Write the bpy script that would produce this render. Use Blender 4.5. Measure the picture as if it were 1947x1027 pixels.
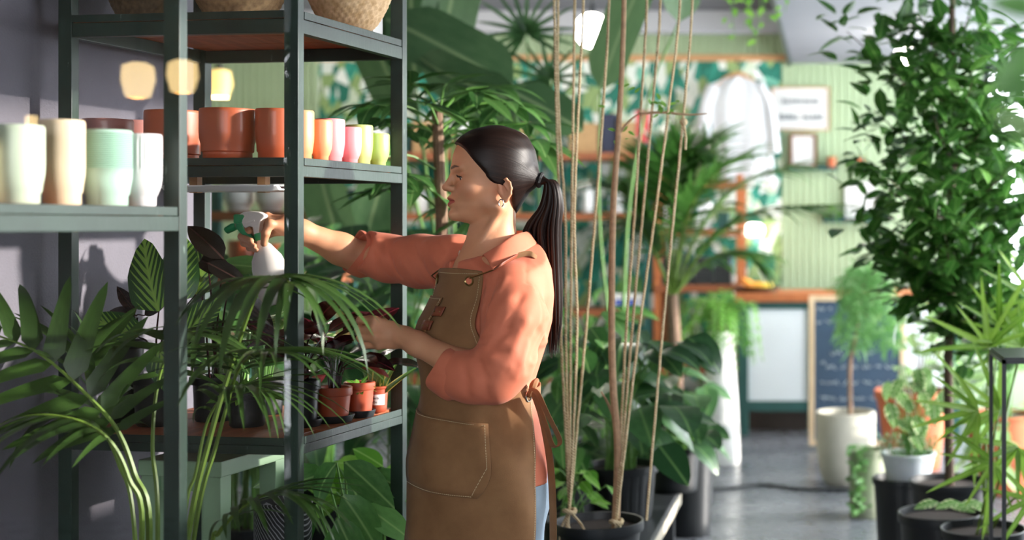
import bpy, bmesh, math, random
import numpy as np
from mathutils import Vector, Matrix, Euler
random.seed(7)
sc = bpy.context.scene
COL = sc.collection
for _o in list(bpy.data.objects):
    bpy.data.objects.remove(_o)

# ------------------------------------------------------------------ camera, world, sun, exposure
CAM_H, F, U0, V0 = 1.42, 2700.0, 1580.0, 430.0       # metres; focal length and principal point of the 1947x1027 frame
cam_d = bpy.data.cameras.new('camera')
cam = bpy.data.objects.new('camera', cam_d)
COL.objects.link(cam)
cam.location = (0, 0, CAM_H)
cam.rotation_euler = (math.pi / 2, 0, 0)
cam_d.sensor_width = 36.0
cam_d.lens = 36.0 * F / 1947.0
cam_d.shift_x = -(U0 - 973.5) / 1947.0
cam_d.shift_y = -(513.5 - V0) / 1947.0
cam_d.clip_start, cam_d.clip_end = 0.05, 200
cam_d.dof.use_dof = True
cam_d.dof.focus_distance = 3.36
cam_d.dof.aperture_fstop = 2.0
sc.camera = cam

world = bpy.data.worlds.new('world')
sc.world = world
world.use_nodes = True
_b = world.node_tree.nodes['Background']
_b.inputs[0].default_value = (0.90, 0.95, 1.0, 1)
_b.inputs[1].default_value = 7.5

sun_d = bpy.data.lights.new('sun', 'SUN')
sun = bpy.data.objects.new('sun', sun_d)
COL.objects.link(sun)
sun_d.energy = 6.2
sun_d.angle = math.radians(1.6)
sun_d.color = (1.0, 0.93, 0.84)
SUN_DIR = Vector((-0.965, -0.10, -0.215)).normalized()   # low sun through the glazed right side
sun.rotation_euler = SUN_DIR.to_track_quat('-Z', 'Y').to_euler()
sun.location = (6, 4, 3)

sc.view_settings.view_transform = 'Standard'
sc.view_settings.look = 'None'
sc.view_settings.exposure = 0.72
sc.view_settings.gamma = 1.0
sc.view_settings.use_curve_mapping = False
sc.cycles.use_denoising = True
sc.cycles.max_bounces = 8
sc.cycles.diffuse_bounces = 4
sc.cycles.glossy_bounces = 3
sc.cycles.transmission_bounces = 4
sc.cycles.transparent_max_bounces = 12
sc.cycles.caustics_reflective = False
sc.cycles.caustics_refractive = False
sc.cycles.sample_clamp_indirect = 6.0


def P(u, v, y):
    """world point that stands at depth y (metres from the camera) and is seen at u, v"""
    return Vector(((u - U0) * y / F, y, CAM_H - (v - V0) * y / F))


# ------------------------------------------------------------------ colours and materials
def lin(h):
    h = h.lstrip('#')
    r = []
    for i in (0, 2, 4):
        c = int(h[i:i + 2], 16) / 255.0
        r.append(c / 12.92 if c <= 0.04045 else ((c + 0.055) / 1.055) ** 2.4)
    return (*r, 1.0)


MATS = {}


class NT:
    """tiny node helper"""
    def __init__(self, name):
        self.m = bpy.data.materials.new(name)
        self.m.use_nodes = True
        self.t = self.m.node_tree
        self.b = self.t.nodes['Principled BSDF']
        self.out = self.t.nodes['Material Output']

    def n(self, kind, **kw):
        nd = self.t.nodes.new(kind)
        for k, v in kw.items():
            setattr(nd, k, v)
        return nd

    def l(self, a, b):
        self.t.links.new(a, b)

    def coord(self, which='Object', scale=(1, 1, 1), rot=(0, 0, 0)):
        tc = self.n('ShaderNodeTexCoord')
        mp = self.n('ShaderNodeMapping')
        mp.inputs['Scale'].default_value = scale
        mp.inputs['Rotation'].default_value = rot
        self.l(tc.outputs[which], mp.inputs[0])
        return mp.outputs[0]

    def noise(self, vec, scale, detail=4, rough=0.55):
        nz = self.n('ShaderNodeTexNoise')
        nz.inputs['Scale'].default_value = scale
        nz.inputs['Detail'].default_value = detail
        nz.inputs['Roughness'].default_value = rough
        if vec is not None:
            self.l(vec, nz.inputs['Vector'])
        return nz.outputs[0]

    def ramp(self, fac, stops):
        r = self.n('ShaderNodeValToRGB')
        cr = r.color_ramp
        while len(cr.elements) > 1:
            cr.elements.remove(cr.elements[-1])
        for i, (p, c) in enumerate(stops):
            e = cr.elements[0] if i == 0 else cr.elements.new(p)
            e.position = p
            e.color = lin(c) if isinstance(c, str) else c
        self.l(fac, r.inputs[0])
        return r.outputs[0]

    def bump(self, h, strength=0.3, dist=0.002):
        b = self.n('ShaderNodeBump')
        b.inputs['Strength'].default_value = strength
        b.inputs['Distance'].default_value = dist
        self.l(h, b.inputs['Height'])
        self.l(b.outputs[0], self.b.inputs['Normal'])

    def set(self, **kw):
        for k, v in kw.items():
            self.b.inputs[k.replace('_', ' ')].default_value = v


def simple(name, col, rough=0.5, var=0.12, scale=30, bump=0.0, spec=0.5, metal=0.0, bscale=None, coat=0.0):
    """plain painted / plastic / fired surface with slight tone variation and relief"""
    if name in MATS:
        return MATS[name]
    t = NT(name)
    c = lin(col) if isinstance(col, str) else col
    v = t.coord()
    nz = t.noise(v, scale)
    lo = tuple(max(0, x * (1 - var)) for x in c[:3]) + (1,)
    hi = tuple(min(1, x * (1 + var)) for x in c[:3]) + (1,)
    t.l(t.ramp(nz, [(0.3, lo), (0.7, hi)]), t.b.inputs['Base Color'])
    t.set(Roughness=rough, Metallic=metal)
    t.b.inputs['Specular IOR Level'].default_value = spec
    t.b.inputs['Coat Weight'].default_value = coat
    if bump:
        t.bump(t.noise(v, bscale or scale * 4), bump)
    MATS[name] = t.m
    return t.m


def leafmat(name, a, b, vein=None, rough=0.38, trans=0.3, var=0.25, pattern=None, under=None):
    """leaf: colour varies per object; midrib along local Y; light shines through"""
    if name in MATS:
        return MATS[name]
    t = NT(name)
    oi = t.n('ShaderNodeObjectInfo')
    tc = t.n('ShaderNodeTexCoord')
    sp = t.n('ShaderNodeSeparateXYZ')
    t.l(tc.outputs['UV'], sp.inputs[0])
    nz = t.noise(tc.outputs['UV'], 7)
    add = t.n('ShaderNodeMath', operation='ADD')
    t.l(oi.outputs['Random'], add.inputs[0])
    t.l(nz, add.inputs[1])
    half = t.n('ShaderNodeMath', operation='MULTIPLY')
    half.inputs[1].default_value = 0.5
    t.l(add.outputs[0], half.inputs[0])
    col = t.ramp(half.outputs[0], [(0.3, a), (0.72, b)])
    # x across: u in 0..1, midrib at .5
    ab = t.n('ShaderNodeMath', operation='SUBTRACT')
    t.l(sp.outputs[0], ab.inputs[0])
    ab.inputs[1].default_value = 0.5
    aa = t.n('ShaderNodeMath', operation='ABSOLUTE')
    t.l(ab.outputs[0], aa.inputs[0])
    if pattern:
        # feathered bands running out from the midrib
        k = t.n('ShaderNodeMath', operation='MULTIPLY_ADD')
        t.l(aa.outputs[0], k.inputs[0])
        k.inputs[1].default_value = -pattern.get('slant', 0.9)
        t.l(sp.outputs[1], k.inputs[2])
        s = t.n('ShaderNodeMath', operation='MULTIPLY')
        t.l(k.outputs[0], s.inputs[0])
        s.inputs[1].default_value = pattern.get('freq', 60)
        sn = t.n('ShaderNodeMath', operation='SINE')
        t.l(s.outputs[0], sn.inputs[0])
        wd = t.n('ShaderNodeMath', operation='MULTIPLY_ADD')
        t.l(aa.outputs[0], wd.inputs[0])
        wd.inputs[1].default_value = -pattern.get('fall', 5.0)
        wd.inputs[2].default_value = pattern.get('w', 1.2)
        ad = t.n('ShaderNodeMath', operation='ADD')
        t.l(sn.outputs[0], ad.inputs[0])
        t.l(wd.outputs[0], ad.inputs[1])
        cl = t.ramp(ad.outputs[0], [(0.0, (0, 0, 0, 1)), (0.35, (1, 1, 1, 1))])
        mx = t.n('ShaderNodeMix', data_type='RGBA')
        t.l(cl, mx.inputs[0])
        t.l(col, mx.inputs[6])
        mx.inputs[7].default_value = lin(pattern['col'])
        col = mx.outputs[2]
    if vein:
        fr = t.ramp(aa.outputs[0], [(0.0, (1, 1, 1, 1)), (0.05, (0, 0, 0, 1))])
        mx = t.n('ShaderNodeMix', data_type='RGBA')
        t.l(fr, mx.inputs[0])
        t.l(col, mx.inputs[6])
        mx.inputs[7].default_value = lin(vein)
        col = mx.outputs[2]
    if under:
        ge = t.n('ShaderNodeNewGeometry')
        mx = t.n('ShaderNodeMix', data_type='RGBA')
        t.l(ge.outputs['Backfacing'], mx.inputs[0])
        t.l(col, mx.inputs[6])
        mx.inputs[7].default_value = lin(under)
        col = mx.outputs[2]
    t.l(col, t.b.inputs['Base Color'])
    t.set(Roughness=rough)
    wv = t.n('ShaderNodeTexWave')
    wv.inputs['Scale'].default_value = 9
    wv.inputs['Distortion'].default_value = 1.5
    t.l(tc.outputs['UV'], wv.inputs[0])
    t.bump(wv.outputs[1], 0.12, 0.002)
    tr = t.n('ShaderNodeBsdfTranslucent')
    t.l(col, tr.inputs[0])
    ms = t.n('ShaderNodeMixShader')
    ms.inputs[0].default_value = trans
    t.l(t.b.outputs[0], ms.inputs[1])
    t.l(tr.outputs[0], ms.inputs[2])
    t.l(ms.outputs[0], t.out.inputs[0])
    MATS[name] = t.m
    return t.m


def emit(name, col, strength):
    if name in MATS:
        return MATS[name]
    t = NT(name)
    t.b.inputs['Base Color'].default_value = lin(col)
    t.b.inputs['Emission Color'].default_value = lin(col)
    t.b.inputs['Emission Strength'].default_value = strength
    MATS[name] = t.m
    return t.m


def wood(name, a, b, scale=(3, 40, 40), rough=0.55):
    if name in MATS:
        return MATS[name]
    t = NT(name)
    v = t.coord(scale=scale)
    nz = t.noise(v, 2.0, 6)
    t.l(t.ramp(nz, [(0.3, a), (0.7, b)]), t.b.inputs['Base Color'])
    t.set(Roughness=rough)
    t.bump(nz, 0.25, 0.002)
    MATS[name] = t.m
    return t.m


# ------------------------------------------------------------------ objects
W = {}


def link(o, parent=None, M=None):
    M = M or Matrix.Identity(4)
    COL.objects.link(o)
    o.matrix_basis = M
    W[o.name] = M.copy()
    if parent is not None:
        o.parent = parent
        o.matrix_parent_inverse = W[parent.name].inverted()
    return o


def tag(o, label=None, cat=None, group=None, kind=None):
    if label: o['label'] = label
    if cat: o['category'] = cat
    if group: o['group'] = group
    if kind: o['kind'] = kind
    return o


def empty(name, loc, label=None, cat=None, group=None, kind=None):
    o = bpy.data.objects.new(name, None)
    o.empty_display_size = 0.05
    link(o, None, Matrix.Translation(Vector(loc)))
    return tag(o, label, cat, group, kind)


class MB:
    """collects geometry (world or local coordinates) into one mesh"""
    def __init__(self):
        self.v, self.f, self.uv = [], [], None

    def add(self, vs, fs):
        o = len(self.v)
        self.v.extend([tuple(x) for x in vs])
        self.f.extend([tuple(i + o for i in f) for f in fs])
        return self

    def box(self, c, s, M=None):
        c = Vector(c); hx, hy, hz = s[0] / 2, s[1] / 2, s[2] / 2
        vs = [Vector((x, y, z)) for z in (-hz, hz) for y in (-hy, hy) for x in (-hx, hx)]
        vs = [(M @ v if M else v) + c for v in vs]
        return self.add(vs, [(0, 2, 3, 1), (4, 5, 7, 6), (0, 1, 5, 4), (2, 6, 7, 3), (0, 4, 6, 2), (1, 3, 7, 5)])

    def bbox(self, lo, hi):
        c = [(a + b) / 2 for a, b in zip(lo, hi)]
        return self.box(c, [b - a for a, b in zip(lo, hi)])

    def tube(self, pts, r, n=8, caps=True, flat=1.0):
        pts = [Vector(p) for p in pts]
        rs = r if isinstance(r, (list, tuple)) else [r] * len(pts)
        t0 = (pts[1] - pts[0]).normalized()
        up = Vector((0, 0, 1)) if abs(t0.z) < 0.9 else Vector((0, 1, 0))
        x = t0.cross(up).normalized()
        base = len(self.v)
        for i, p in enumerate(pts):
            a = pts[max(0, i - 1)]; b = pts[min(len(pts) - 1, i + 1)]
            t = (b - a).normalized()
            x = (x - t * x.dot(t)).normalized()
            y = t.cross(x)
            for k in range(n):
                an = 2 * math.pi * k / n
                self.v.append(tuple(p + (x * math.cos(an) + y * math.sin(an) * flat) * rs[i]))
        m = len(pts)
        for i in range(m - 1):
            for k in range(n):
                k2 = (k + 1) % n
                self.f.append((base + i * n + k, base + i * n + k2, base + (i + 1) * n + k2, base + (i + 1) * n + k))
        if caps:
            self.f.append(tuple(base + k for k in reversed(range(n))))
            self.f.append(tuple(base + (m - 1) * n + k for k in range(n)))
        return self

    def lathe(self, prof, n=32, c=(0, 0, 0), fn=None):
        """prof: list of (r, z); closed at ends where r == 0; fn(angle, r, z) may alter r"""
        base = len(self.v)
        c = Vector(c)
        for (r, z) in prof:
            for k in range(n):
                an = 2 * math.pi * k / n
                rr = fn(an, r, z) if fn else r
                self.v.append((c.x + rr * math.cos(an), c.y + rr * math.sin(an), c.z + z))
        for i in range(len(prof) - 1):
            for k in range(n):
                k2 = (k + 1) % n
                self.f.append((base + i * n + k, base + i * n + k2, base + (i + 1) * n + k2, base + (i + 1) * n + k))
        return self

    def prism(self, pts, axis_vec):
        """closed outline (list of points) swept by axis_vec"""
        pts = [Vector(p) for p in pts]; a = Vector(axis_vec); n = len(pts)
        fs = [tuple(range(n)), tuple(reversed(range(n, 2 * n)))]
        for i in range(n):
            j = (i + 1) % n
            fs.append((i, i + n, j + n, j))
        return self.add(pts + [p + a for p in pts], fs)

    def sphere(self, c, r, n=16, m=10, sq=(1, 1, 1)):
        c = Vector(c)
        prof = []
        base = len(self.v)
        for i in range(m + 1):
            th = math.pi * i / m
            for k in range(n):
                an = 2 * math.pi * k / n
                self.v.append((c.x + r * sq[0] * math.sin(th) * math.cos(an), c.y + r * sq[1] * math.sin(th) * math.sin(an), c.z - r * sq[2] * math.cos(th)))
        for i in range(m):
            for k in range(n):
                k2 = (k + 1) % n
                self.f.append((base + i * n + k, base + i * n + k2, base + (i + 1) * n + k2, base + (i + 1) * n + k))
        return self

    def mesh(self, name, mat, smooth=True, sharp=35):
        me = bpy.data.meshes.new(name)
        me.from_pydata(self.v, [], self.f)
        me.materials.append(mat)
        bm = bmesh.new(); bm.from_mesh(me)
        bmesh.ops.remove_doubles(bm, verts=bm.verts, dist=1e-6)
        bmesh.ops.recalc_face_normals(bm, faces=bm.faces)
        if smooth:
            a = math.radians(sharp)
            for f in bm.faces: f.smooth = True
            for e in bm.edges:
                if len(e.link_faces) == 2 and e.calc_face_angle(0) > a: e.smooth = False
        bm.to_mesh(me); bm.free()
        return me

    def build(self, name, mat, parent=None, smooth=True, sharp=35, bevel=0.0, origin=None):
        if origin is not None:
            o_ = Vector(origin)
            self.v = [tuple(Vector(v) - o_) for v in self.v]
        me = self.mesh(name, mat, smooth, sharp)
        if bevel:
            bm = bmesh.new(); bm.from_mesh(me)
            bmesh.ops.bevel(bm, geom=list(bm.edges), offset=bevel, segments=2, affect='EDGES', profile=0.6)
            for f in bm.faces: f.smooth = False
            bm.to_mesh(me); bm.free()
        o = bpy.data.objects.new(name, me)
        return link(o, parent, Matrix.Translation(Vector(origin)) if origin is not None else None)


def inst(name, me, parent, M):
    return link(bpy.data.objects.new(name, me), parent, M)


def spline(pts, n):
    """Catmull-Rom through pts, n samples"""
    pts = [Vector(p) for p in pts]
    P_ = [pts[0] * 2 - pts[1]] + pts + [pts[-1] * 2 - pts[-2]]
    out = []
    m = len(pts) - 1
    for i in range(n):
        t = i / (n - 1) * m
        k = min(int(t), m - 1); t -= k
        a, b, c, d = P_[k], P_[k + 1], P_[k + 2], P_[k + 3]
        out.append(0.5 * ((2 * b) + (c - a) * t + (2 * a - 5 * b + 4 * c - d) * t * t + (3 * b - a - 3 * c + d) * t ** 3))
    return out


def frame(y, z):
    """rotation whose local Y runs along y and whose local Z leans to z"""
    y = Vector(y).normalized(); z = Vector(z)
    x = y.cross(z)
    if x.length < 1e-5:
        x = y.cross(Vector((0.3, 0.2, 0.9)))
    x.normalize(); z = x.cross(y)
    return Matrix((x, y, z)).transposed().to_4x4()


def dirv(az, el):
    return Vector((math.cos(az) * math.cos(el), math.sin(az) * math.cos(el), math.sin(el)))
# ------------------------------------------------------------------ materials of the room
def floor_mat():
    t = NT('polished_concrete')
    v = t.coord()
    a = t.noise(v, 1.3, 6); b = t.noise(v, 11, 5)
    mx = t.n('ShaderNodeMath', operation='MULTIPLY_ADD')
    t.l(b, mx.inputs[0]); mx.inputs[1].default_value = 0.35; t.l(a, mx.inputs[2])
    t.l(t.ramp(mx.outputs[0], [(0.45, '#50545b'), (0.9, '#6b6f76')]), t.b.inputs['Base Color'])
    t.l(t.ramp(b, [(0.3, (0.22,) * 3 + (1,)), (0.7, (0.36,) * 3 + (1,))]), t.b.inputs['Roughness'])
    t.bump(b, 0.05, 0.002)
    return t.m


def plaster_mat():
    t = NT('grey_plaster')
    v = t.coord()
    a = t.noise(v, 3, 6); b = t.noise(v, 160, 3)
    t.l(t.ramp(a, [(0.3, '#605e67'), (0.7, '#706d77')]), t.b.inputs['Base Color'])
    t.set(Roughness=0.85)
    t.bump(b, 0.5, 0.003)
    return t.m


def wallpaper_mat():
    """flat printed wallpaper: overlapping pale and teal leaves"""
    t = NT('leaf_wallpaper')
    v = t.coord(scale=(1, 1, 0.62), rot=(0, 0.5, 0))
    vo = t.n('ShaderNodeTexVoronoi'); vo.inputs['Scale'].default_value = 16.0
    t.l(v, vo.inputs['Vector'])
    sp = t.n('ShaderNodeSeparateColor'); t.l(vo.outputs['Color'], sp.inputs[0])
    base = t.ramp(sp.outputs[0], [(0.0, '#dfe6df'), (0.26, '#eef1ec'), (0.30, '#2f8f7c'), (0.5, '#6fb39c'), (0.55, '#8aa36a'), (0.72, '#c6d3bd'), (0.8, '#1d6f5e')])
    base.node.color_ramp.interpolation = 'CONSTANT'
    v2 = t.coord(scale=(1, 1, 0.5), rot=(0, -0.8, 0))
    wv = t.n('ShaderNodeTexWave'); wv.inputs['Scale'].default_value = 9; wv.inputs['Distortion'].default_value = 5
    t.l(v2, wv.inputs[0])
    mx = t.n('ShaderNodeMix', data_type='RGBA', blend_type='OVERLAY')
    mx.inputs[0].default_value = 0.35
    t.l(base, mx.inputs[6]); t.l(wv.outputs[0], mx.inputs[7])
    t.l(mx.outputs[2], t.b.inputs['Base Color'])
    t.set(Roughness=0.7)
    return t.m


M_FLOOR, M_PLASTER, M_PAPER = floor_mat(), plaster_mat(), wallpaper_mat()
M_GREENWALL = simple('green_wall_paint', '#a2b592', 0.6, 0.05, 4)
M_CEIL = simple('grey_ceiling_paint', '#5e6067', 0.8, 0.04, 3)
M_SOFFIT = simple('soffit_paint', '#7b7d85', 0.8, 0.03, 3)
M_BEAM = simple('pale_beam_paint', '#9fa1a8', 0.7, 0.03, 3)
M_WOODTRIM = wood('honey_wood', '#b9875a', '#d3a376', (4, 30, 30))
M_WINFRAME = simple('dark_window_frame', '#20302b', 0.45, 0.05, 10)

# ------------------------------------------------------------------ shell
XL, XR, YB, ZC = -5.6, 1.95, 10.5, 2.90


def S(o):
    o['kind'] = 'structure'
    return o


S(MB().bbox((XL - .2, -3.2, -0.12), (XR + .2, YB + .2, 0)).build('floor', M_FLOOR, smooth=False))
S(MB().bbox((XL - .2, -3.2, ZC), (XR + .2, YB + .2, ZC + .12)).build('ceiling', M_CEIL, smooth=False))
wall_back = empty('wall_back', (0, YB, 0), kind='structure')
mb = MB()
mb.bbox((XL - .2, YB, 0), (1.12, YB + .2, ZC)); mb.bbox((1.12, YB, 0), (XR + .2, YB + .2, .75)); mb.bbox((1.12, YB, 2.62), (XR + .2, YB + .2, ZC))
mb.build('backing', M_GREENWALL, wall_back, smooth=False)


def board_mesh(w, h):
    b = MB(); t, c = 0.022, 0.011
    b.prism([(-w / 2, 0, 0), (-w / 2, -t + c, 0), (-w / 2 + c, -t, 0), (w / 2 - c, -t, 0), (w / 2, -t + c, 0), (w / 2, 0, 0)], (0, 0, h))
    return b.mesh('board', M_GREENWALL, smooth=False)


PITCH = 0.052
full, short = board_mesh(PITCH - .003, ZC - .02), board_mesh(PITCH - .003, ZC - 2.684)
x = -0.34
while x < 1.09:
    inst('board', full, wall_back, Matrix.Translation((x, YB, 0.01))); x += PITCH
x = -4.75
while x < -3.78:
    inst('board', full, wall_back, Matrix.Translation((x, YB, 0.01))); x += PITCH
while x < -0.36:
    inst('board', short, wall_back, Matrix.Translation((x, YB, 2.684))); x += PITCH
MB().bbox((-3.78, YB - .012, 0), (-0.365, YB, 2.637)).build('wallpaper', M_PAPER, wall_back, smooth=False)
S(MB().bbox((-3.8, YB - .035, 2.637), (-0.33, YB, 2.684)).build('trim_1', M_WOODTRIM, smooth=False, bevel=.004))
S(MB().bbox((XL, 9.73, 2.752), (-0.29, 9.86, ZC)).build('trim_2', M_BEAM, smooth=False, bevel=.006))
sof = S(MB().bbox((-0.29, 2.6, 2.62), (XR, YB, ZC)).build('ceiling_soffit', M_SOFFIT, smooth=False))
S(MB().bbox((-0.315, 2.6, 2.60), (-0.29, YB, ZC)).build('trim_3', M_WINFRAME, smooth=False))
S(MB().bbox((XL - .2, -3.2, 0), (XL, YB, ZC)).build('wall_left_far', M_GREENWALL, smooth=False))

# glazed right side: frame bars, panes
def glass_mat():
    t = NT('window_glass')
    tr = t.n('ShaderNodeBsdfTransparent'); gl = t.n('ShaderNodeBsdfGlossy'); gl.inputs['Roughness'].default_value = 0.0
    fr = t.n('ShaderNodeFresnel'); fr.inputs[0].default_value = 1.45
    ms = t.n('ShaderNodeMixShader')
    t.l(fr.outputs[0], ms.inputs[0]); t.l(tr.outputs[0], ms.inputs[1]); t.l(gl.outputs[0], ms.inputs[2])
    t.l(ms.outputs[0], t.out.inputs[0])
    return t.m


M_GLASS = glass_mat()


def glazing(name, axis, fixed, a0, a1, z0, z1, nb, rails):
    w = empty(name, (fixed, (a0 + a1) / 2, z0) if axis == 'y' else ((a0 + a1) / 2, fixed, z0), kind='structure')
    t = .05

    def bar(lo_a, hi_a, lo_z, hi_z, nm):
        m = MB()
        if axis == 'y': m.bbox((fixed - t, lo_a, lo_z), (fixed + t, hi_a, hi_z))
        else: m.bbox((lo_a, fixed - t, lo_z), (hi_a, fixed + t, hi_z))
        m.build(nm, M_WINFRAME, w, smooth=False)
    for i in range(nb + 1):
        c = a0 + (a1 - a0) * i / nb
        bar(c - .03, c + .03, z0, z1, 'mullion')
    for z in rails:
        bar(a0, a1, z - .03, z + .03, 'rail')
    return w


SILL = 1.52  # unseen high sill, put in to keep low sun off the lower shelves
wr_ = MB(); wr_.bbox((XR, -3.2, 0), (XR + .2, 2.3, ZC)); wr_.bbox((XR, 2.3, 0), (XR + .2, 5.6, SILL)); wr_.bbox((XR, 2.3, 2.62), (XR + .2, YB + .2, ZC))
S(wr_.build('wall_right', simple('pale_wall', '#c9cbc4', .8, .03, 3), smooth=False))
glazing('window_1', 'y', XR + .05, 2.3, 5.6, SILL, 2.62, 3, (SILL + .03, 2.59))
glazing('window_4', 'y', XR + .05, 5.6, YB - .1, 0.0, 2.62, 3, (0.05, 2.59))
glazing('window_2', 'x', YB + .06, 1.15, XR, .75, 2.62, 1, (.78, 2.58))
wf = MB()
wf.bbox((XL - .2, -3.2, 0), (-1.9, -3.0, ZC)); wf.bbox((1.2, -3.2, 0), (XR + .2, -3.0, ZC)); wf.bbox((-1.9, -3.2, 2.6), (1.2, -3.0, ZC)); wf.bbox((-1.9, -3.2, 0), (1.2, -3.0, 1.05))
S(wf.build('wall_front', simple('warm_grey_wall', '#9a948c', .8, .04, 3), smooth=False))
glazing('window_3', 'x', -3.1, -1.9, 1.2, 1.05, 2.6, 3, (1.08, 2.57))  # unseen window behind the camera, sized to set the frontal fill light

# grey plastered side wall behind the shelves (the shelves stand along it)
ED = Vector((402, 2700, 0)).normalized()          # along the shelf row, away from the camera
EW = Vector((ED.y, -ED.x, 0))                     # across it, towards the aisle
RS = Matrix((EW, ED, Vector((0, 0, 1)))).transposed().to_4x4()
A0 = P(540, 430, 3.2); A0.z = 0                   # front-left corner of the shelf's aisle post


def T(a, d, z):
    """shelf-row coordinates: a across (aisle side +), d along, z up"""
    return A0 + EW * a + ED * d + Vector((0, 0, z))


wl = MB(); M3 = RS.to_3x3().to_4x4()
wl.box(T(-.56 - .055 - .06, -1.25, 1.45), (.12, 3.9, 2.9), M3)
S(wl.build('wall_left', M_PLASTER, smooth=False))
bl = MB(); bl.box(T(-.56 - .048, -1.25, .05), (.014, 3.9, .1), M3)
S(bl.build('baseboard_left', simple('baseboard_grey', '#5c5b63', .6), smooth=False))
# ------------------------------------------------------------------ painted shelf units
def paint_mat():
    t = NT('worn_green_paint')
    v = t.coord(scale=(1, 1, 1))
    a = t.noise(v, 9, 6); b = t.noise(t.coord(scale=(30, 30, 6)), 3, 6, .7)
    base = t.ramp(a, [(0.3, '#212f29'), (0.7, '#2c3e36')])
    chip = t.ramp(b, [(0.66, (0, 0, 0, 1)), (0.72, (1, 1, 1, 1))])
    mx = t.n('ShaderNodeMix', data_type='RGBA')
    t.l(chip, mx.inputs[0]); t.l(base, mx.inputs[6]); mx.inputs[7].default_value = lin('#6d8177')
    t.l(mx.outputs[2], t.b.inputs['Base Color'])
    t.set(Roughness=0.4)
    t.b.inputs['Specular IOR Level'].default_value = .35
    t.bump(b, 0.35, 0.002)
    return t.m


M_PAINT = paint_mat()
M_PLANK = wood('red_brown_plank', '#8a4a2c', '#b4683f', (30, 3, 30))
PW, PD = .034, .026


def tbox(a0, a1, d0, d1, z0, z1, name, mat, parent, bevel=.0015):
    m = MB()
    m.box(T((a0 + a1) / 2, (d0 + d1) / 2, (z0 + z1) / 2), (a1 - a0, d1 - d0, z1 - z0), M3)
    return m.build(name, mat, parent, smooth=False, bevel=bevel)


def shelf_unit(label, a_left, a_right, d0, d1, shelves, ztop):
    """posts at the four corners; each shelf = four rails and cross planks"""
    u = empty('shelf_unit', T((a_left + a_right) / 2, (d0 + d1) / 2, 0), label, 'shelf', 'green painted shelf units')
    for a in (a_left, a_right - PW):
        for d in (d0, d1 - PD):
            tbox(a, a + PW, d, d + PD, 0, ztop, 'post', M_PAINT, u)
    for (zt, zb) in shelves:
        zr = zt - .017
        tbox(a_left + PW, a_right - PW, d0 + .002, d0 + .024, zb, zr, 'rail', M_PAINT, u)
        tbox(a_left + PW, a_right - PW, d1 - .024, d1 - .002, zb, zr, 'rail', M_PAINT, u)
        tbox(a_right - .024, a_right - .001, d0 + PD, d1 - PD, zb, zr, 'rail', M_PAINT, u)
        tbox(a_left + .001, a_left + .024, d0 + PD, d1 - PD, zb, zr, 'rail', M_PAINT, u)
        n = 4
        dd = (d1 - d0 - .004) / n
        for i in range(n):      # planks run from the wall to the aisle
            b = tbox(a_left + PW if i in (0, n - 1) else a_left + .002, a_right - PW if i in (0, n - 1) else a_right - .003,
                     d0 + .002 + i * dd + .0015, d0 + .002 + (i + 1) * dd - .0015, zr + .0005, zt, 'plank', M_PLANK, u)
        # painted lipping on the aisle edge and the front edge
        tbox(a_right - .003, a_right, d0 + PD + .003, d1 - PD - .006, zr + .001, zt + .001, 'edge_strip', M_PAINT, u, .0008)
        tbox(a_left + PW, a_right - PW, d0 - .001, d0 + .002, zr + .001, zt + .001, 'edge_strip', M_PAINT, u, .0008)
    return u


AW = PW                                          # aisle face of the row at a = PW
TOWER_L = -.56
Z_TOP, Z_MID, Z_LOW = 1.906, 1.574, .941
shelf_unit('tall dark green shelf unit with orange pots that the woman reaches into', TOWER_L, AW, 0, .528 + PD,
           [(Z_TOP, Z_TOP - .049), (Z_MID, Z_MID - .042), (Z_LOW, Z_LOW - .038)], 2.42)
LD1 = -.444 + PD
Z_LEFT = 1.456
shelf_unit('dark green shelf unit nearest the camera carrying pale ribbed pots', TOWER_L, AW, LD1 - .60, LD1,
           [(2.02, 1.975), (Z_LEFT, Z_LEFT - .046), (.42, .375)], 2.42)

# ------------------------------------------------------------------ ceramic pots
def ceramic(name, col, rough=.45):
    return simple(name, col, rough, .05, 12, .06, .5, bscale=60, coat=.15)


M_SOIL = simple('potting_soil', '#2c2018', .95, .4, 90, .8)


def cup_pot(loc, r, h, mat, label, group, foot=.72, ribs=0, ring=0, bow=0.0, name='ceramic_pot', cat='pot'):
    """straight-sided ceramic pot that steps in to a narrower foot"""
    o = empty(name, loc, label, cat, group)
    hf = h * .16
    prof = [(0, 0), (r * foot - .003, 0), (r * foot, .003), (r * foot, hf * .85), (r * (foot + .06), hf), (r * .93, hf + .016), (r * .985, hf + .03), (r, hf + .045)]
    nz = 10 if not ring else 40
    z0 = hf + .045
    for i in range(1, nz + 1):
        z = z0 + (h - .004 - z0) * i / nz
        rr = r * (1 + bow * math.sin(math.pi * i / nz))
        if ring and i < nz: rr += .0014 * (1 if i % 2 else -1)
        prof.append((rr, z))
    prof += [(r - .002, h), (r - .006, h - .001), (r - .009, h - .01), (r * .9, hf + .04), (r * .6, hf + .008), (0, hf + .006)]
    fn = None
    if ribs:
        def fn(an, rr, z):
            return rr - (.0016 * (0.5 + .5 * math.cos(an * ribs)) if z0 < z < h - .006 and rr > r * .95 else 0)
    MB().lathe(prof, 48 if not ribs else ribs * 4, loc, fn).build('body', mat, o, sharp=50)
    return o


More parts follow.
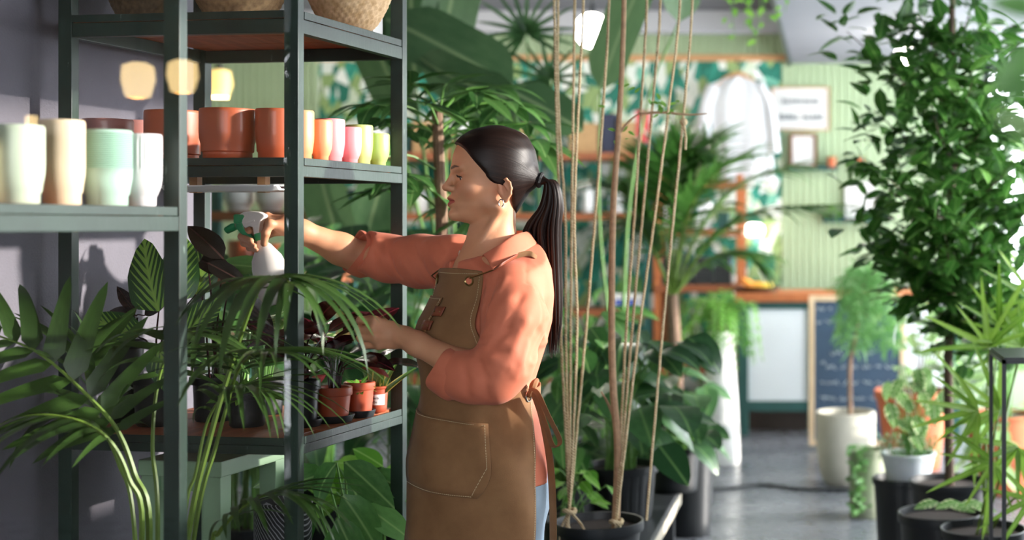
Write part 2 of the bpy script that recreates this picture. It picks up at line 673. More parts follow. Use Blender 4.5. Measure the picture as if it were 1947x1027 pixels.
M_TERRA, M_PEACH, M_PINK, M_LIME = ceramic('orange_ceramic', '#ad5431'), ceramic('peach_ceramic', '#dc9468'), ceramic('pink_ceramic', '#d88f95'), ceramic('lime_ceramic', '#b2c274')
M_CREAM, M_MINT, M_SAGE, M_WHITE = ceramic('cream_ceramic', '#dcc8aa'), ceramic('mint_ceramic', '#a3c4b4'), ceramic('sage_ceramic', '#bccbb4'), ceramic('white_ceramic', '#d9d3d5')
M_ROSE = ceramic('dusty_rose_ceramic', '#b07a72')


def on_shelf(u, y, z):
    p = P(u, 430, y); p.z = z
    return p


G1 = 'glazed pots on the middle shelf'
# (px centre, depth, radius, height, material, label)
for (u, y, r, h, m, foot, lab) in [
    (433, 3.31, .0625, .118, M_TERRA, .86, 'wide orange pot at the front edge of the middle shelf'),
    (525, 3.31, .046, .118, M_TERRA, .86, 'orange pot partly hidden by the front shelf post'),
    (330, 3.44, .066, .124, M_TERRA, .86, 'wide orange pot at the back left of the middle shelf'),
    (572, 3.40, .0305, .122, M_PEACH, .8, 'tall peach pot directly right of the front shelf post'),
    (610, 3.45, .027, .103, M_PEACH, .66, 'small peach pot with narrow foot on the middle shelf'),
    (627, 3.515, .036, .110, M_PINK, .8, 'taller pink pot behind the small peach pot on the middle shelf'),
    (665, 3.575, .029, .094, M_PINK, .66, 'smaller pink pot with narrow foot on the middle shelf'),
    (683, 3.64, .034, .104, M_LIME, .8, 'taller lime green pot on the middle shelf'),
    (719, 3.70, .029, .086, M_LIME, .66, 'smaller lime green pot, last before the rear shelf post'),
    (205, 3.46, .058, .105, M_ROSE, .86, 'dusty rose pot behind the pale ribbed pots'),
    (262, 3.60, .052, .112, M_ROSE, .86, 'dusty rose pot furthest back beside the grey wall'),
]:
    cup_pot(on_shelf(u, y, Z_MID + .0005), r, h, m, lab, G1, foot)
G2 = 'pale pots on the near shelf'
for (u, y, r, h, m, foot, ribs, ring, lab) in [
    (118, 2.53, .0375, .152, M_CREAM, .82, 0, 0, 'cream pot standing behind the sage green pot'),
    (32, 2.38, .042, .132, M_SAGE, .82, 0, 0, 'pale sage green pot at the left end of the near shelf'),
    (203, 2.62, .0435, .140, M_MINT, .82, 0, 1, 'mint green pot with horizontal ridges on the near shelf'),
    (270, 2.70, .0355, .138, M_WHITE, .7, 30, 0, 'white fluted pot next to the mint green pot'),
    (-48, 2.33, .030, .10, M_CREAM, .82, 0, 0, 'small cream pot cut off by the left edge of the picture'),
]:
    cup_pot(on_shelf(u, y, Z_LEFT + .0005), r, h, m, lab, G2, foot, ribs, ring)

# white under-shelf trough fitting
m = MB()
pA, pB = T(-.30, .035, 0), T(-.035, .035, 0)
tr = empty('shelf_tray', T(-.17, .06, Z_MID - .07), 'white shallow trough hung under the middle shelf above the spray bottle', 'tray')
prof = [(0, 0), (.10, 0), (.112, .011), (.112, .014), (.098, .004), (.014, .004), (.0, .014), (-.012, .014), (-.012, .011)]
lo = []
for i, (dx) in enumerate((-.315, -.30, -.045, -.03)):
    sc_ = .8 if i in (0, 3) else 1
    lo.append([T(dx, .02 + .05 + (p[0] - .05) * sc_, Z_MID - .0625 - .012 + (p[1] if i in (1, 2) else p[1] * .8 + .003)) for p in prof])
n = len(prof)
vs = [p for ring in lo for p in ring]
fs = [(i * n + k, i * n + (k + 1) % n, (i + 1) * n + (k + 1) % n, (i + 1) * n + k) for i in range(3) for k in range(n)] + [tuple(range(n)), tuple(range(3 * n, 4 * n))]
MB().add(vs, fs).build('trough', simple('white_plastic', '#e9e9ea', .4, .03), tr)
for dx in (-.26, -.09):
    mb = MB(); mb.box(T(dx, .07, Z_MID - .0555), (.02, .02, .042), M3)
    mb.build('bracket', simple('tan_bracket', '#b98a5c', .6), tr, smooth=False)

# ------------------------------------------------------------------ wicker baskets on the top shelf
def basket(loc, r, h, label, col_a, col_b, flare=.8, rows=14):
    o = empty('wicker_basket', loc, label, 'basket', 'baskets on the top shelf')
    key = 'wicker' + col_a
    if key not in MATS:
        t = NT(key)
        v = t.coord()
        t.l(t.ramp(t.noise(v, 60, 3), [(.3, col_a), (.7, col_b)]), t.b.inputs['Base Color'])
        t.set(Roughness=.75)
        MATS[key] = t.m
    nst = 56
    prof = [(0, 0), (r * .45, 0)]
    K = rows * 2
    for i in range(K + 1):
        s = i / K
        rr = r * (.5 + .5 * math.sin(min(1, s * 1.15) * math.pi / 2) ** .8) * (1 - .06 * max(0, s - .75) / .25)
        prof.append((rr, .004 + s * (h - .004)))
    prof += [(prof[-1][0] - .006, h + .002), (prof[-1][0] - .012, h - .01), (r * .8, h * .4), (r * .4, .01), (0, .01)]

    def fn(an, rr, z):
        row = int(z / h * rows)
        return rr + (.0022 * math.sin(an * nst / 2 + math.pi * (row % 2)) if rr > r * .5 else 0)
    MB().lathe(prof, nst * 2, loc, fn).build('body', MATS[key], o, sharp=80)
    rim = MB(); R_ = prof[2 + K][0]
    rim.tube([(loc[0] + R_ * math.cos(a), loc[1] + R_ * math.sin(a), loc[2] + h) for a in [2 * math.pi * i / 40 for i in range(41)]], .006, 6)
    rim.build('rim', MATS[key], o)
    return o


b = on_shelf(664, 3.54, Z_TOP + .0005); basket(b, .108, .16, 'round pale wicker basket, sunlight in its colour, at the aisle end of the top shelf', '#c9a070', '#ecca9e')  # wicker colour lightened to show sun falling on this basket
b = on_shelf(455, 3.45, Z_TOP + .0005); basket(b, .118, .16, 'round wicker basket in the middle of the top shelf', '#86694a', '#b9976b')
b = on_shelf(278, 3.50, Z_TOP + .0005); basket(b, .090, .13, 'dark wicker basket at the wall end of the top shelf', '#4f4030', '#7d6447')
bx = empty('storage_box', T(-.03, .50, Z_TOP), 'white box at the rear corner of the top shelf beside the wicker basket', 'box')
mb = MB(); mb.box(T(-.055, .478, Z_TOP + .0755), (.09, .055, .15), M3); mb.build('body', simple('white_card', '#eceae6', .7, .03), bx, smooth=False, bevel=.002)
mb = MB(); mb.box(T(-.055, .478, Z_TOP + .159), (.094, .058, .016), M3); mb.build('lid', MATS['white_card'], bx, smooth=False, bevel=.002)
# ------------------------------------------------------------------ implicit surfaces -> one continuous mesh (numpy surface nets)
class Field:
    def __init__(self, lo, hi, h):
        self.lo = np.array(lo, dtype=np.float64); self.h = h
        self.n = np.ceil((np.array(hi) - self.lo) / h).astype(int) + 1
        self.ax = [self.lo[i] + h * np.arange(self.n[i]) for i in range(3)]
        self.f = np.full(self.n, 0.5, dtype=np.float32)

    def region(self, lo, hi):
        sl = []
        for i in range(3):
            a = int(np.clip(math.floor((lo[i] - self.lo[i]) / self.h), 0, self.n[i]))
            b = int(np.clip(math.ceil((hi[i] - self.lo[i]) / self.h) + 1, 0, self.n[i]))
            if b <= a: return None, None
            sl.append(slice(a, b))
        sl = tuple(sl)
        g = np.meshgrid(self.ax[0][sl[0]], self.ax[1][sl[1]], self.ax[2][sl[2]], indexing='ij', sparse=True)
        return sl, g

    def put(self, fn, lo, hi, k=.01, mode='add'):
        m = k + 3 * self.h + .012
        sl, g = self.region(np.array(lo) - m, np.array(hi) + m)
        if sl is None: return
        d = fn(*g)
        a = self.f[sl]
        if mode == 'add':
            hh = np.clip(.5 + .5 * (a - d) / k, 0, 1); self.f[sl] = a * (1 - hh) + d * hh - k * hh * (1 - hh)
        elif mode == 'sub':
            d = -d; hh = np.clip(.5 - .5 * (a - d) / k, 0, 1); self.f[sl] = a * (1 - hh) + d * hh + k * hh * (1 - hh)
        elif mode == 'off':       # displacement of what is there
            self.f[sl] = a + d

    def cone(self, a, b, ra, rb, k=.01, mode='add', sq=None):
        a = np.array(a, dtype=float); b = np.array(b, dtype=float); ab = b - a; L2 = max(ab @ ab, 1e-9)
        R = max(ra, rb)

        def fn(x, y, z):
            t = np.clip(((x - a[0]) * ab[0] + (y - a[1]) * ab[1] + (z - a[2]) * ab[2]) / L2, 0, 1)
            return np.sqrt((x - a[0] - t * ab[0]) ** 2 + (y - a[1] - t * ab[1]) ** 2 + (z - a[2] - t * ab[2]) ** 2) - (ra + (rb - ra) * t)
        self.put(fn, np.minimum(a, b) - R, np.maximum(a, b) + R, k, mode)

    def ell(self, c, r, R=None, k=.01, mode='add'):
        """ellipsoid; R: 3x3 whose rows are its axes"""
        c = np.array(c, dtype=float); r = np.array(r, dtype=float); Rm = np.array(R if R is not None else np.eye(3), dtype=float)
        m = r.max()

        def fn(x, y, z):
            p = [(Rm[i, 0] * (x - c[0]) + Rm[i, 1] * (y - c[1]) + Rm[i, 2] * (z - c[2])) for i in range(3)]
            k0 = np.sqrt(sum((p[i] / r[i]) ** 2 for i in range(3))); k1 = np.sqrt(sum((p[i] / r[i] ** 2) ** 2 for i in range(3))) + 1e-9
            return k0 * (k0 - 1) / k1
        self.put(fn, c - m, c + m, k, mode)

    def net(self):
        f = self.f.copy()
        for i in range(3):
            s = [slice(None)] * 3
            s[i] = 0; f[tuple(s)] = np.maximum(f[tuple(s)], .002); s[i] = -1; f[tuple(s)] = np.maximum(f[tuple(s)], .002)
        neg = f < 0
        nx, ny, nz = f.shape
        off = [(i, j, k) for i in (0, 1) for j in (0, 1) for k in (0, 1)]
        cnt = np.zeros((nx - 1, ny - 1, nz - 1), dtype=np.int8)
        for (i, j, k) in off: cnt += neg[i:nx - 1 + i, j:ny - 1 + j, k:nz - 1 + k]
        cells = np.argwhere((cnt > 0) & (cnt < 8))
        idx = np.full(cnt.shape, -1, dtype=np.int64)
        idx[tuple(cells.T)] = np.arange(len(cells))
        vals = np.stack([f[cells[:, 0] + i, cells[:, 1] + j, cells[:, 2] + k] for (i, j, k) in off], 1)
        acc = np.zeros((len(cells), 3)); num = np.zeros(len(cells))
        for a in range(8):
            for b in range(a + 1, 8):
                oa, ob = np.array(off[a]), np.array(off[b])
                if np.abs(oa - ob).sum() != 1: continue
                va, vb = vals[:, a], vals[:, b]
                m = (va < 0) != (vb < 0)
                t = np.where(m, va / np.where(m, va - vb, 1), 0)
                acc += np.where(m[:, None], oa + t[:, None] * (ob - oa), 0); num += m
        V = self.lo + (cells + acc / num[:, None]) * self.h
        Q = []
        for ax in range(3):
            a1, a2 = (ax + 1) % 3, (ax + 2) % 3
            s0 = [slice(None)] * 3; s1 = [slice(None)] * 3
            s0[ax] = slice(0, -1); s1[ax] = slice(1, None)
            n0, n1 = neg[tuple(s0)], neg[tuple(s1)]
            e = np.argwhere(n0 != n1)
            ok = (e[:, a1] > 0) & (e[:, a2] > 0) & (e[:, a1] < f.shape[a1] - 1) & (e[:, a2] < f.shape[a2] - 1)
            e = e[ok]
            fl = n0[tuple(e.T)]
            q = []
            for (d1, d2) in ((0, 0), (-1, 0), (-1, -1), (0, -1)):
                c = e.copy(); c[:, a1] += d1; c[:, a2] += d2
                q.append(idx[tuple(c.T)])
            q = np.stack(q, 1)
            q[~fl] = q[~fl][:, ::-1]
            Q.append(q)
        return V, np.concatenate(Q)


def np_mesh(name, V, Q, mat, color=None):
    me = bpy.data.meshes.new(name)
    me.vertices.add(len(V)); me.vertices.foreach_set('co', V.astype(np.float32).ravel())
    me.loops.add(Q.size); me.polygons.add(len(Q))
    me.loops.foreach_set('vertex_index', Q.astype(np.int32).ravel())
    me.polygons.foreach_set('loop_start', np.arange(0, Q.size, 4, dtype=np.int32))
    me.polygons.foreach_set('use_smooth', np.ones(len(Q), dtype=bool))
    me.update(calc_edges=True); me.validate()
    me.materials.append(mat)
    if color is not None:
        at = me.color_attributes.new('tint', 'FLOAT_COLOR', 'POINT')
        at.data.foreach_set('color', np.concatenate([color, np.ones((len(V), 1))], 1).astype(np.float32).ravel())
    return me


def smooth_net(V, Q, it=2, lam=.5):
    for _ in range(it):
        acc = np.zeros_like(V); num = np.zeros(len(V))
        for a in range(4):
            i, j = Q[:, a], Q[:, (a + 1) % 4]
            for ax in range(3):
                acc[:, ax] += np.bincount(i, V[j, ax], len(V)) + np.bincount(j, V[i, ax], len(V))
            num += np.bincount(i, minlength=len(V)) + np.bincount(j, minlength=len(V))
        V = V + lam * (acc / np.maximum(num, 1)[:, None] - V)
    return V


def interp(knots, soft=.0):
    k = np.array(sorted(knots))
    if not soft: return lambda u: np.interp(u, k[:, 0], k[:, 1])
    g = np.linspace(k[0, 0], k[-1, 0], 600); v = np.interp(g, k[:, 0], k[:, 1])
    n = max(1, int(soft / (g[1] - g[0])))
    w = np.hanning(2 * n + 3); w /= w.sum()
    pv = np.concatenate([2 * v[0] - v[1:n + 2][::-1], v, 2 * v[-1] - v[-n - 2:-1][::-1]])
    v = np.convolve(pv, w, 'valid')
    return lambda u: np.interp(u, g, v)


# ------------------------------------------------------------------ the woman: frame of head and trunk
YP = 3.42
HO = np.array(P(935, 335, YP))                              # centre of the head
_hy = math.radians(21)
HF = np.array([-math.cos(_hy), -math.sin(_hy), 0]); HL = np.array([math.sin(_hy), -math.cos(_hy), 0]); HU = np.array([0, 0, 1.0])


def H(f, u, l):
    return HO + HF * f + HU * u + HL * l


hF = interp([(.116, .0), (.112, .016), (.105, .042), (.09, .066), (.0742, .0805), (.055, .0895), (.039, .0930), (.0227, .0945), (.0064, .0875), (-.01, .0865), (-.03, .0885), (-.045, .0955), (-.055, .0975), (-.061, .0955), (-.07, .0970), (-.0818, .0935), (-.0926, .0965), (-.1015, .091), (-.108, .079), (-.113, .06), (-.117, .03)], .005)
hB = interp([(.116, -.012), (.112, -.03), (.105, -.056), (.09, -.078), (.06, -.096), (.03, -.099), (0, -.095), (-.03, -.08), (-.06, -.058), (-.08, -.036), (-.1, -.01), (-.117, .02)], .014)
hW = interp([(.116, .006), (.112, .022), (.105, .040), (.09, .056), (.06, .0695), (.03, .0735), (0, .0715), (-.03, .066), (-.055, .0575), (-.075, .048), (-.092, .036), (-.104, .026), (-.111, .018), (-.117, .006)], .012)


def head_fn(grow=0.0):
    def fn(x, y, z):
        dx, dy, u = x - HO[0], y - HO[1], z - HO[2]
        f = dx * HF[0] + dy * HF[1] + 0 * u; l = dx * HL[0] + dy * HL[1] + 0 * u
        uu = np.clip(u, -.117, .116)
        Fr, Bk, Wd = hF(uu), hB(uu), hW(uu)
        c, a = (Fr + Bk) / 2, (Fr - Bk) / 2
        k = np.sqrt(((f - c) / a) ** 2 + (l / Wd) ** 2)
        d = (k - 1) * np.minimum(a, Wd)
        return np.maximum(d, np.abs(u + .0005) - .1165) - grow
    return fn


EYE = [(.0655, -.0070, s * .0305) for s in (1, -1)]


def carve_head(fd):
    fd.put(head_fn(), HO - .13, HO + .13, .012)
    # cheek bones, jaw corners, chin
    for s in (1, -1):
        fd.ell(H(.058, -.028, s * .040), (.026, .020, .020), k=.02)
        fd.ell(H(-.002, -.072, s * .045), (.022, .020, .012), k=.025)
        fd.ell(H(.086, -.004, s * .029), (.013, .009, .0105), np.array([HF, HL, HU]) @ np.eye(3), k=.012, mode='sub')
    fd.ell(H(.086, -.094, 0), (.014, .014, .013), k=.012)
    # brow ridge
    for s in (1, -1):
        fd.cone(H(.0895, .014, s * .010), H(.078, .018, s * .042), .0055, .004, k=.012)
    # nose
    fd.cone(H(.0885, .006, 0), H(.1045, -.0265, 0), .0062, .0088, k=.010)
    fd.ell(H(.1055, -.0285, 0), (.0102, .0092, .0082), k=.006)
    for s in (1, -1):
        fd.ell(H(.0965, -.0315, s * .0105), (.0085, .0062, .0066), k=.006)
        fd.ell(H(.1015, -.0375, s * .0058), (.0042, .0026, .0022), k=.003, mode='sub')
    # lips: upper with bow, lower fuller
    for s in (1, -1):
        fd.cone(H(.0985, -.0535, s * .004), H(.0865, -.0595, s * .0215), .0052, .0026, k=.005)
        fd.cone(H(.0965, -.0690, s * .003), H(.0855, -.0625, s * .0205), .0060, .0026, k=.005)
    for s in (1, -1):
        fd.cone(H(.1045, -.0608, 0), H(.089, -.0612, s * .021), .0014, .0012, k=.003, mode='sub')
    # eyelids round the eyeball with an open slit
    for (f, u, l) in EYE:
        c = H(f, u, l)

        def lid(x, y, z, c=c, l0=l):
            dx, dy, uu = x - c[0], y - c[1], z - c[2]
            ll = dx * HL[0] + dy * HL[1] + 0 * uu
            r = np.sqrt(dx ** 2 + dy ** 2 + uu ** 2) - .0142
            op = np.abs(uu + .0012 - ll * .08 * np.sign(l0)) - np.maximum(.0058 * (1 - (ll / .0140) ** 2), -.002)
            return np.maximum(r, -op)
        fd.put(lid, c - .016, c + .016, .0025)
    # ears: a dished shell that stands off at the back, rolled rim, lobe
    for s in (1, -1):
        e1 = HF * .92 - HL * s * .34 - HU * .18; e1 /= np.linalg.norm(e1)
        e3 = HL * s * .92 + HF * .36; e3 -= e1 * (e3 @ e1); e3 /= np.linalg.norm(e3); e2 = np.cross(e3, e1); e2 = e2 * np.sign(e2[2])
        Rm = np.array([e1, e2, e3]); ec = H(-.0205, -.0345, s * .0735)

        def E(a, b, c=0.0): return ec + e1 * a + e2 * b + e3 * c
        fd.ell(E(.002, 0, -.003), (.0150, .0255, .0060), Rm, k=.006)
        fd.ell(E(.0005, .004, .0042), (.0092, .0165, .0068), Rm, k=.002, mode='sub')
        pts = [(.010, .006), (.011, .017), (.003, .0255), (-.008, .0245), (-.0145, .014), (-.0155, .001), (-.0115, -.012), (-.004, -.021)]
        for (p, q) in zip(pts[:-1], pts[1:]):
            fd.cone(E(*p), E(*q), .0031, .0031, k=.0035)
        fd.cone(E(.0, .014, -.001), E(-.0085, -.004, -.0005), .0022, .0024, k=.003)
        fd.ell(E(.0115, -.004, .000), (.0038, .0060, .0040), Rm, k=.004)
        fd.ell(E(.003, -.0235, -.001), (.0072, .0075, .0042), Rm, k=.005)


def carve_neck(fd):
    fd.cone(P(944, 392, 3.425), P(940, 468, 3.425), .046, .050, k=.018)
    fd.cone(P(920, 408, 3.42), P(913, 470, 3.415), .027, .031, k=.022)
    fd.cone(P(935, 460, 3.425), P(922, 512, 3.415), .054, .072, k=.02)
    # neck cord and collar bones
    fd.cone(P(950, 400, 3.375), P(903, 482, 3.375), .008, .006, k=.012)
    fd.cone(P(893, 488, 3.385), P(935, 500, 3.31), .010, .010, k=.012)
    fd.cone(P(885, 486, 3.425), P(860, 478, 3.53), .010, .010, k=.012)
    fd.ell(P(922, 560, 3.42), (.088, .10, .085), k=.02)


def limb(fd, pts, k=.012):
    for (a, ra), (b, rb) in zip(pts[:-1], pts[1:]):
        fd.cone(a, b, ra, rb, k)


# skeleton (world points)
SH_L, EL_L, WR_L = P(985, 522, 3.275), P(942, 728, 3.215), P(770, 642, 3.285)
SH_R, EL_R, WR_R = P(852, 492, 3.555), P(690, 492, 3.665), P(545, 428, 3.535)
FA_L = EL_L.lerp(WR_L, .35); FA_R = EL_R.lerp(WR_R, .3)


def finger(fd, pts, r0, r1, k=.0035):
    n = len(pts) - 1
    for i in range(n):
        ra = r0 + (r1 - r0) * i / n; rb = r0 + (r1 - r0) * (i + 1) / n
        fd.cone(pts[i], pts[i + 1], ra, rb, k if i else .007)
        if 0 < i: fd.ell(pts[i], (ra * 1.07,) * 3, k=.003)


HAND_L = dict(
    index=[P(744, 622, 3.285), P(713, 610, 3.262), P(685, 609, 3.272), P(687, 612, 3.297), P(696, 614, 3.315)],
    middle=[P(744, 632, 3.282), P(711, 627, 3.258), P(682, 627, 3.268), P(682, 630, 3.296), P(692, 631, 3.316)],
    ring=[P(746, 642, 3.284), P(714, 643, 3.261), P(685, 643, 3.270), P(685, 645, 3.296), P(694, 646, 3.313)],
    pinky=[P(750, 652, 3.290), P(721, 657, 3.270), P(695, 657, 3.277), P(693, 658, 3.298), P(700, 658, 3.312)],
    thumb=[P(752, 628, 3.305), P(728, 614, 3.325), P(704, 608, 3.330), P(688, 608, 3.325)])
HAND_R = dict(
    index=[P(530, 420, 3.545), P(508, 412, 3.548), P(476, 420, 3.552), P(468, 433, 3.530), P(474, 440, 3.512)],
    middle=[P(530, 426, 3.548), P(503, 424, 3.556), P(469, 436, 3.556), P(459, 450, 3.526), P(477, 458, 3.500)],
    ring=[P(532, 432, 3.548), P(504, 437, 3.556), P(472, 450, 3.558), P(464, 463, 3.527), P(483, 468, 3.501)],
    pinky=[P(534, 436, 3.545), P(508, 447, 3.552), P(482, 460, 3.556), P(474, 472, 3.532), P(489, 476, 3.508)],
    thumb=[P(532, 430, 3.515), P(513, 426, 3.492), P(505, 444, 3.486), P(502, 463, 3.490)])


def carve_arm(fd, side):
    if side == 'L':
        limb(fd, [(SH_L, .048), (EL_L, .038), (FA_L, .0365), (WR_L.lerp(FA_L, .22), .0255), (WR_L, .0255)], .02)
        hand, s, wr = HAND_L, 1.0, WR_L
    else:
        limb(fd, [(SH_R, .048), (EL_R, .040), (FA_R, .0385), (WR_R.lerp(FA_R, .25), .0275), (WR_R, .0255)], .02)
        hand, s, wr = HAND_R, 1.0, WR_R
    # palm: slab between wrist and knuckles
    for nm in ('index', 'middle', 'ring', 'pinky'):
        p = hand[nm]
        fd.cone(wr, p[0], .0185, .0125, .012)
        fd.cone(p[0], p[1], .0125, .0095, .010)
    fd.cone(hand['index'][1], hand['middle'][1], .0092, .0092, .006)
    fd.cone(hand['middle'][1], hand['ring'][1], .0092, .009, .006)
    fd.cone(hand['ring'][1], hand['pinky'][1], .009, .008, .006)
    fd.cone(wr, hand['thumb'][0], .018, .014, .012)
    for nm, r0, r1 in (('index', .0092, .0072), ('middle', .0094, .0074), ('ring', .009, .007), ('pinky', .0078, .0060)):
        finger(fd, hand[nm][1:], r0, r1)
    finger(fd, hand['thumb'], .0125, .0085)


def bounds(pts, m):
    a = np.array([list(p) for p in pts]); return a.min(0) - m, a.max(0) + m


def tint_of(V):
    """skin colour and its own variation: lips, brows, knuckle and cheek tone"""
    base = np.array(lin('#d19672')[:3]); red = np.array(lin('#c2755b')[:3]); lip = np.array(lin('#ae544a')[:3]); brow = np.array(lin('#2c1c17')[:3])
    C = np.tile(base, (len(V), 1))
    d = V - HO
    f, l, u = d @ HF, d @ HL, d[:, 2]

    def mixin(C, col, w): return C * (1 - w[:, None]) + col * w[:, None]
    for s in (1, -1):
        w = np.exp(-(((f - .062) / .024) ** 2 + ((u + .034) / .018) ** 2 + ((l - s * .045) / .02) ** 2)) * .45
        C = mixin(C, red, w)
        w = np.exp(-(((f + .02) / .02) ** 2 + ((u + .036) / .026) ** 2 + ((l - s * .07) / .012) ** 2)) * .45
        C = mixin(C, red, w)
    al = np.abs(l)
    up_edge = -.0500 - al * .32; lo_edge = -.0748 + al * .50
    w = np.clip((u - lo_edge) / .0015 + .5, 0, 1) * np.clip((up_edge - u) / .0015 + .5, 0, 1) * (f > .078) * (al < .0225)
    C = mixin(C, lip, w)
    bc = .0165 + .0045 * np.sin(np.clip((al - .008) / .034, 0, 1) * 2.2) ** 1.0
    hw = .0040 * np.clip(1.15 - np.abs(al - .020) / .026, 0, 1)
    w = np.clip((hw - np.abs(u - bc)) / .0015 + .5, 0, 1) * (al > .008) * (al < .046) * (f > .05) * .97
    C = mixin(C, brow, w)
    return C


def skin_mat():
    t = NT('skin')
    at = t.n('ShaderNodeAttribute'); at.attribute_name = 'tint'
    v = t.coord()
    nz = t.noise(v, 240, 3)
    hs = t.n('ShaderNodeMix', data_type='RGBA', blend_type='MULTIPLY'); hs.inputs[0].default_value = 1
    t.l(at.outputs[0], hs.inputs[6])
    t.l(t.ramp(t.noise(v, 22, 4), [(.3, (.92, .90, .88, 1)), (.7, (1, 1, 1, 1))]), hs.inputs[7])
    t.l(hs.outputs[2], t.b.inputs['Base Color'])
    t.set(Roughness=.55)
    t.b.inputs['Subsurface Weight'].default_value = .12
    t.b.inputs['Subsurface Radius'].default_value = (.008, .003, .0015)
    t.bump(nz, .10, .001)
    return t.m


M_SKIN = skin_mat()
person = empty('person', P(925, 430, YP).xy.to_3d(), 'woman in orange shirt and brown apron spraying plants on the shelf', 'person')
pieces = []
# head and neck
fd = Field(HO - np.array([.14, .125, .255]), HO + np.array([.12, .125, .13]), .0019)
carve_neck(fd); carve_head(fd)
V, Q = fd.net(); pieces.append((smooth_net(V, Q, 1, .3), Q))
# hands and forearms
lo, hi = bounds([p for h in HAND_L.values() for p in h] + [WR_L, EL_L], .05)
fd = Field(lo, hi, .0024); carve_arm(fd, 'L'); V, Q = fd.net(); pieces.append((smooth_net(V, Q, 1, .4), Q))
lo, hi = bounds([p for h in HAND_R.values() for p in h] + [WR_R, EL_R], .05)
fd = Field(lo, hi, .0024); carve_arm(fd, 'R'); V, Q = fd.net(); pieces.append((smooth_net(V, Q, 1, .4), Q))
# trunk, upper arms, hips (under the clothes)
fd = Field((-1.30, 3.08, .84), (-.62, 3.76, 1.42), .008)
carve_neck(fd)
SB_L, SB_R = P(962, 552, 3.33), P(872, 512, 3.50)
limb(fd, [(SB_L, .03), (EL_L, .034)], .015); limb(fd, [(SB_R, .03), (EL_R, .036)], .015)
fd.ell(P(928, 600, 3.42), (.09, .10, .17), k=.03); fd.ell(P(915, 820, 3.42), (.09, .11, .12), k=.03)
fd.cone(SB_L, SB_R, .03, .03, .02)
V, Q = fd.net(); pieces.append((smooth_net(V, Q, 2), Q))
off = 0; VV, QQ = [], []
for V, Q in pieces:
    VV.append(V); QQ.append(Q + off); off += len(V)
VV, QQ = np.concatenate(VV), np.concatenate(QQ)
link(bpy.data.objects.new('body', np_mesh('body', VV, QQ, M_SKIN, tint_of(VV))), person)

# eyes, lashes
M_EYE = simple('eye_white', '#d9d2cc', .12, .02, 40); M_IRIS = simple('dark_iris', '#2a1811', .08, .1, 200)
M_LASH = simple('dark_lash', '#120c0a', .6)
for (f, u, l) in EYE:
    c = Vector(H(f, u, l))
    e = MB().sphere(c, .0131, 24, 16).build('eye', M_EYE, person)
    g = Vector(HF * .97 + HL * (.10 if l > 0 else -.06) + HU * -.14).normalized()
    m = MB(); R_ = frame(Vector((0, 0, 1)).cross(g), g)      # cap facing g
    ring = []
    prof = [(0, .01345), (.002, .01335), (.004, .0129), (.0061, .0118)]
    x_ = g.orthogonal().normalized(); y_ = g.cross(x_)
    for (r, h) in prof:
        ring.append([c + g * h + (x_ * math.cos(a) + y_ * math.sin(a)) * r for a in [2 * math.pi * i / 20 for i in range(20)]])
    vs = [p for rr in ring for p in rr]
    m.add(vs, [(i * 20 + k, i * 20 + (k + 1) % 20, (i + 1) * 20 + (k + 1) % 20, (i + 1) * 20 + k) for i in range(3) for k in range(20)])
    m.build('iris', M_IRIS, e)
    s = 1 if l > 0 else -1
    ml = MB()
    lidp = []
    for i in range(9):
        ll = -.0115 + .023 * i / 8
        uu = .0058 * (1 - (ll / .0140) ** 2) - .0012 + ll * .08 * s
        ff = math.sqrt(max(1e-6, .0146 ** 2 - ll ** 2 - uu ** 2))
        lidp.append(Vector(H(f + ff, u + uu, l + ll)))
    ml.tube(lidp, [.0006] + [.0014] * 7 + [.0008], 5)
    for i, p in enumerate(lidp[1:]):
        ml.tube([p, p + Vector(HF * .0045 + HU * .0005 + HL * s * .0008 * (i - 2)), p + Vector(HF * .0075 + HU * .004 + HL * s * .0013 * (i - 2))], [.00055, .0004, .0001], 4)
    ml.build('eyelash', M_LASH, person)

# earring
er = MB(); ec = H(-.0125, -.0660, .0745)
er.tube([Vector(ec + HF * (.0055 * math.sin(a) + .001) + HU * .0085 * math.cos(a) + HL * .001) for a in [-2.9 + 5.4 * i / 24 for i in range(25)]], .0014, 8)
er.build('earring', simple('silver', '#e3e4e6', .12, .02, metal=1.0), person)

# ------------------------------------------------------------------ hair
def hair_mat():
    t = NT('dark_hair')
    v = t.coord('UV')
    sp = t.n('ShaderNodeSeparateXYZ'); t.l(v, sp.inputs[0])
    cb = t.n('ShaderNodeCombineXYZ')
    mu = t.n('ShaderNodeMath', operation='MULTIPLY'); mu.inputs[1].default_value = 220; t.l(sp.outputs[0], mu.inputs[0]); t.l(mu.outputs[0], cb.inputs[0])
    m2 = t.n('ShaderNodeMath', operation='MULTIPLY'); m2.inputs[1].default_value = 3; t.l(sp.outputs[1], m2.inputs[0]); t.l(m2.outputs[0], cb.inputs[1])
    nz = t.noise(cb.outputs[0], 1.0, 4, .65)
    t.l(t.ramp(nz, [(.3, '#120c0b'), (.6, '#241814'), (.8, '#3d2a22')]), t.b.inputs['Base Color'])
    t.set(Roughness=.38)
    t.b.inputs['Specular IOR Level'].default_value = .2
    t.bump(nz, .35, .0012)
    return t.m


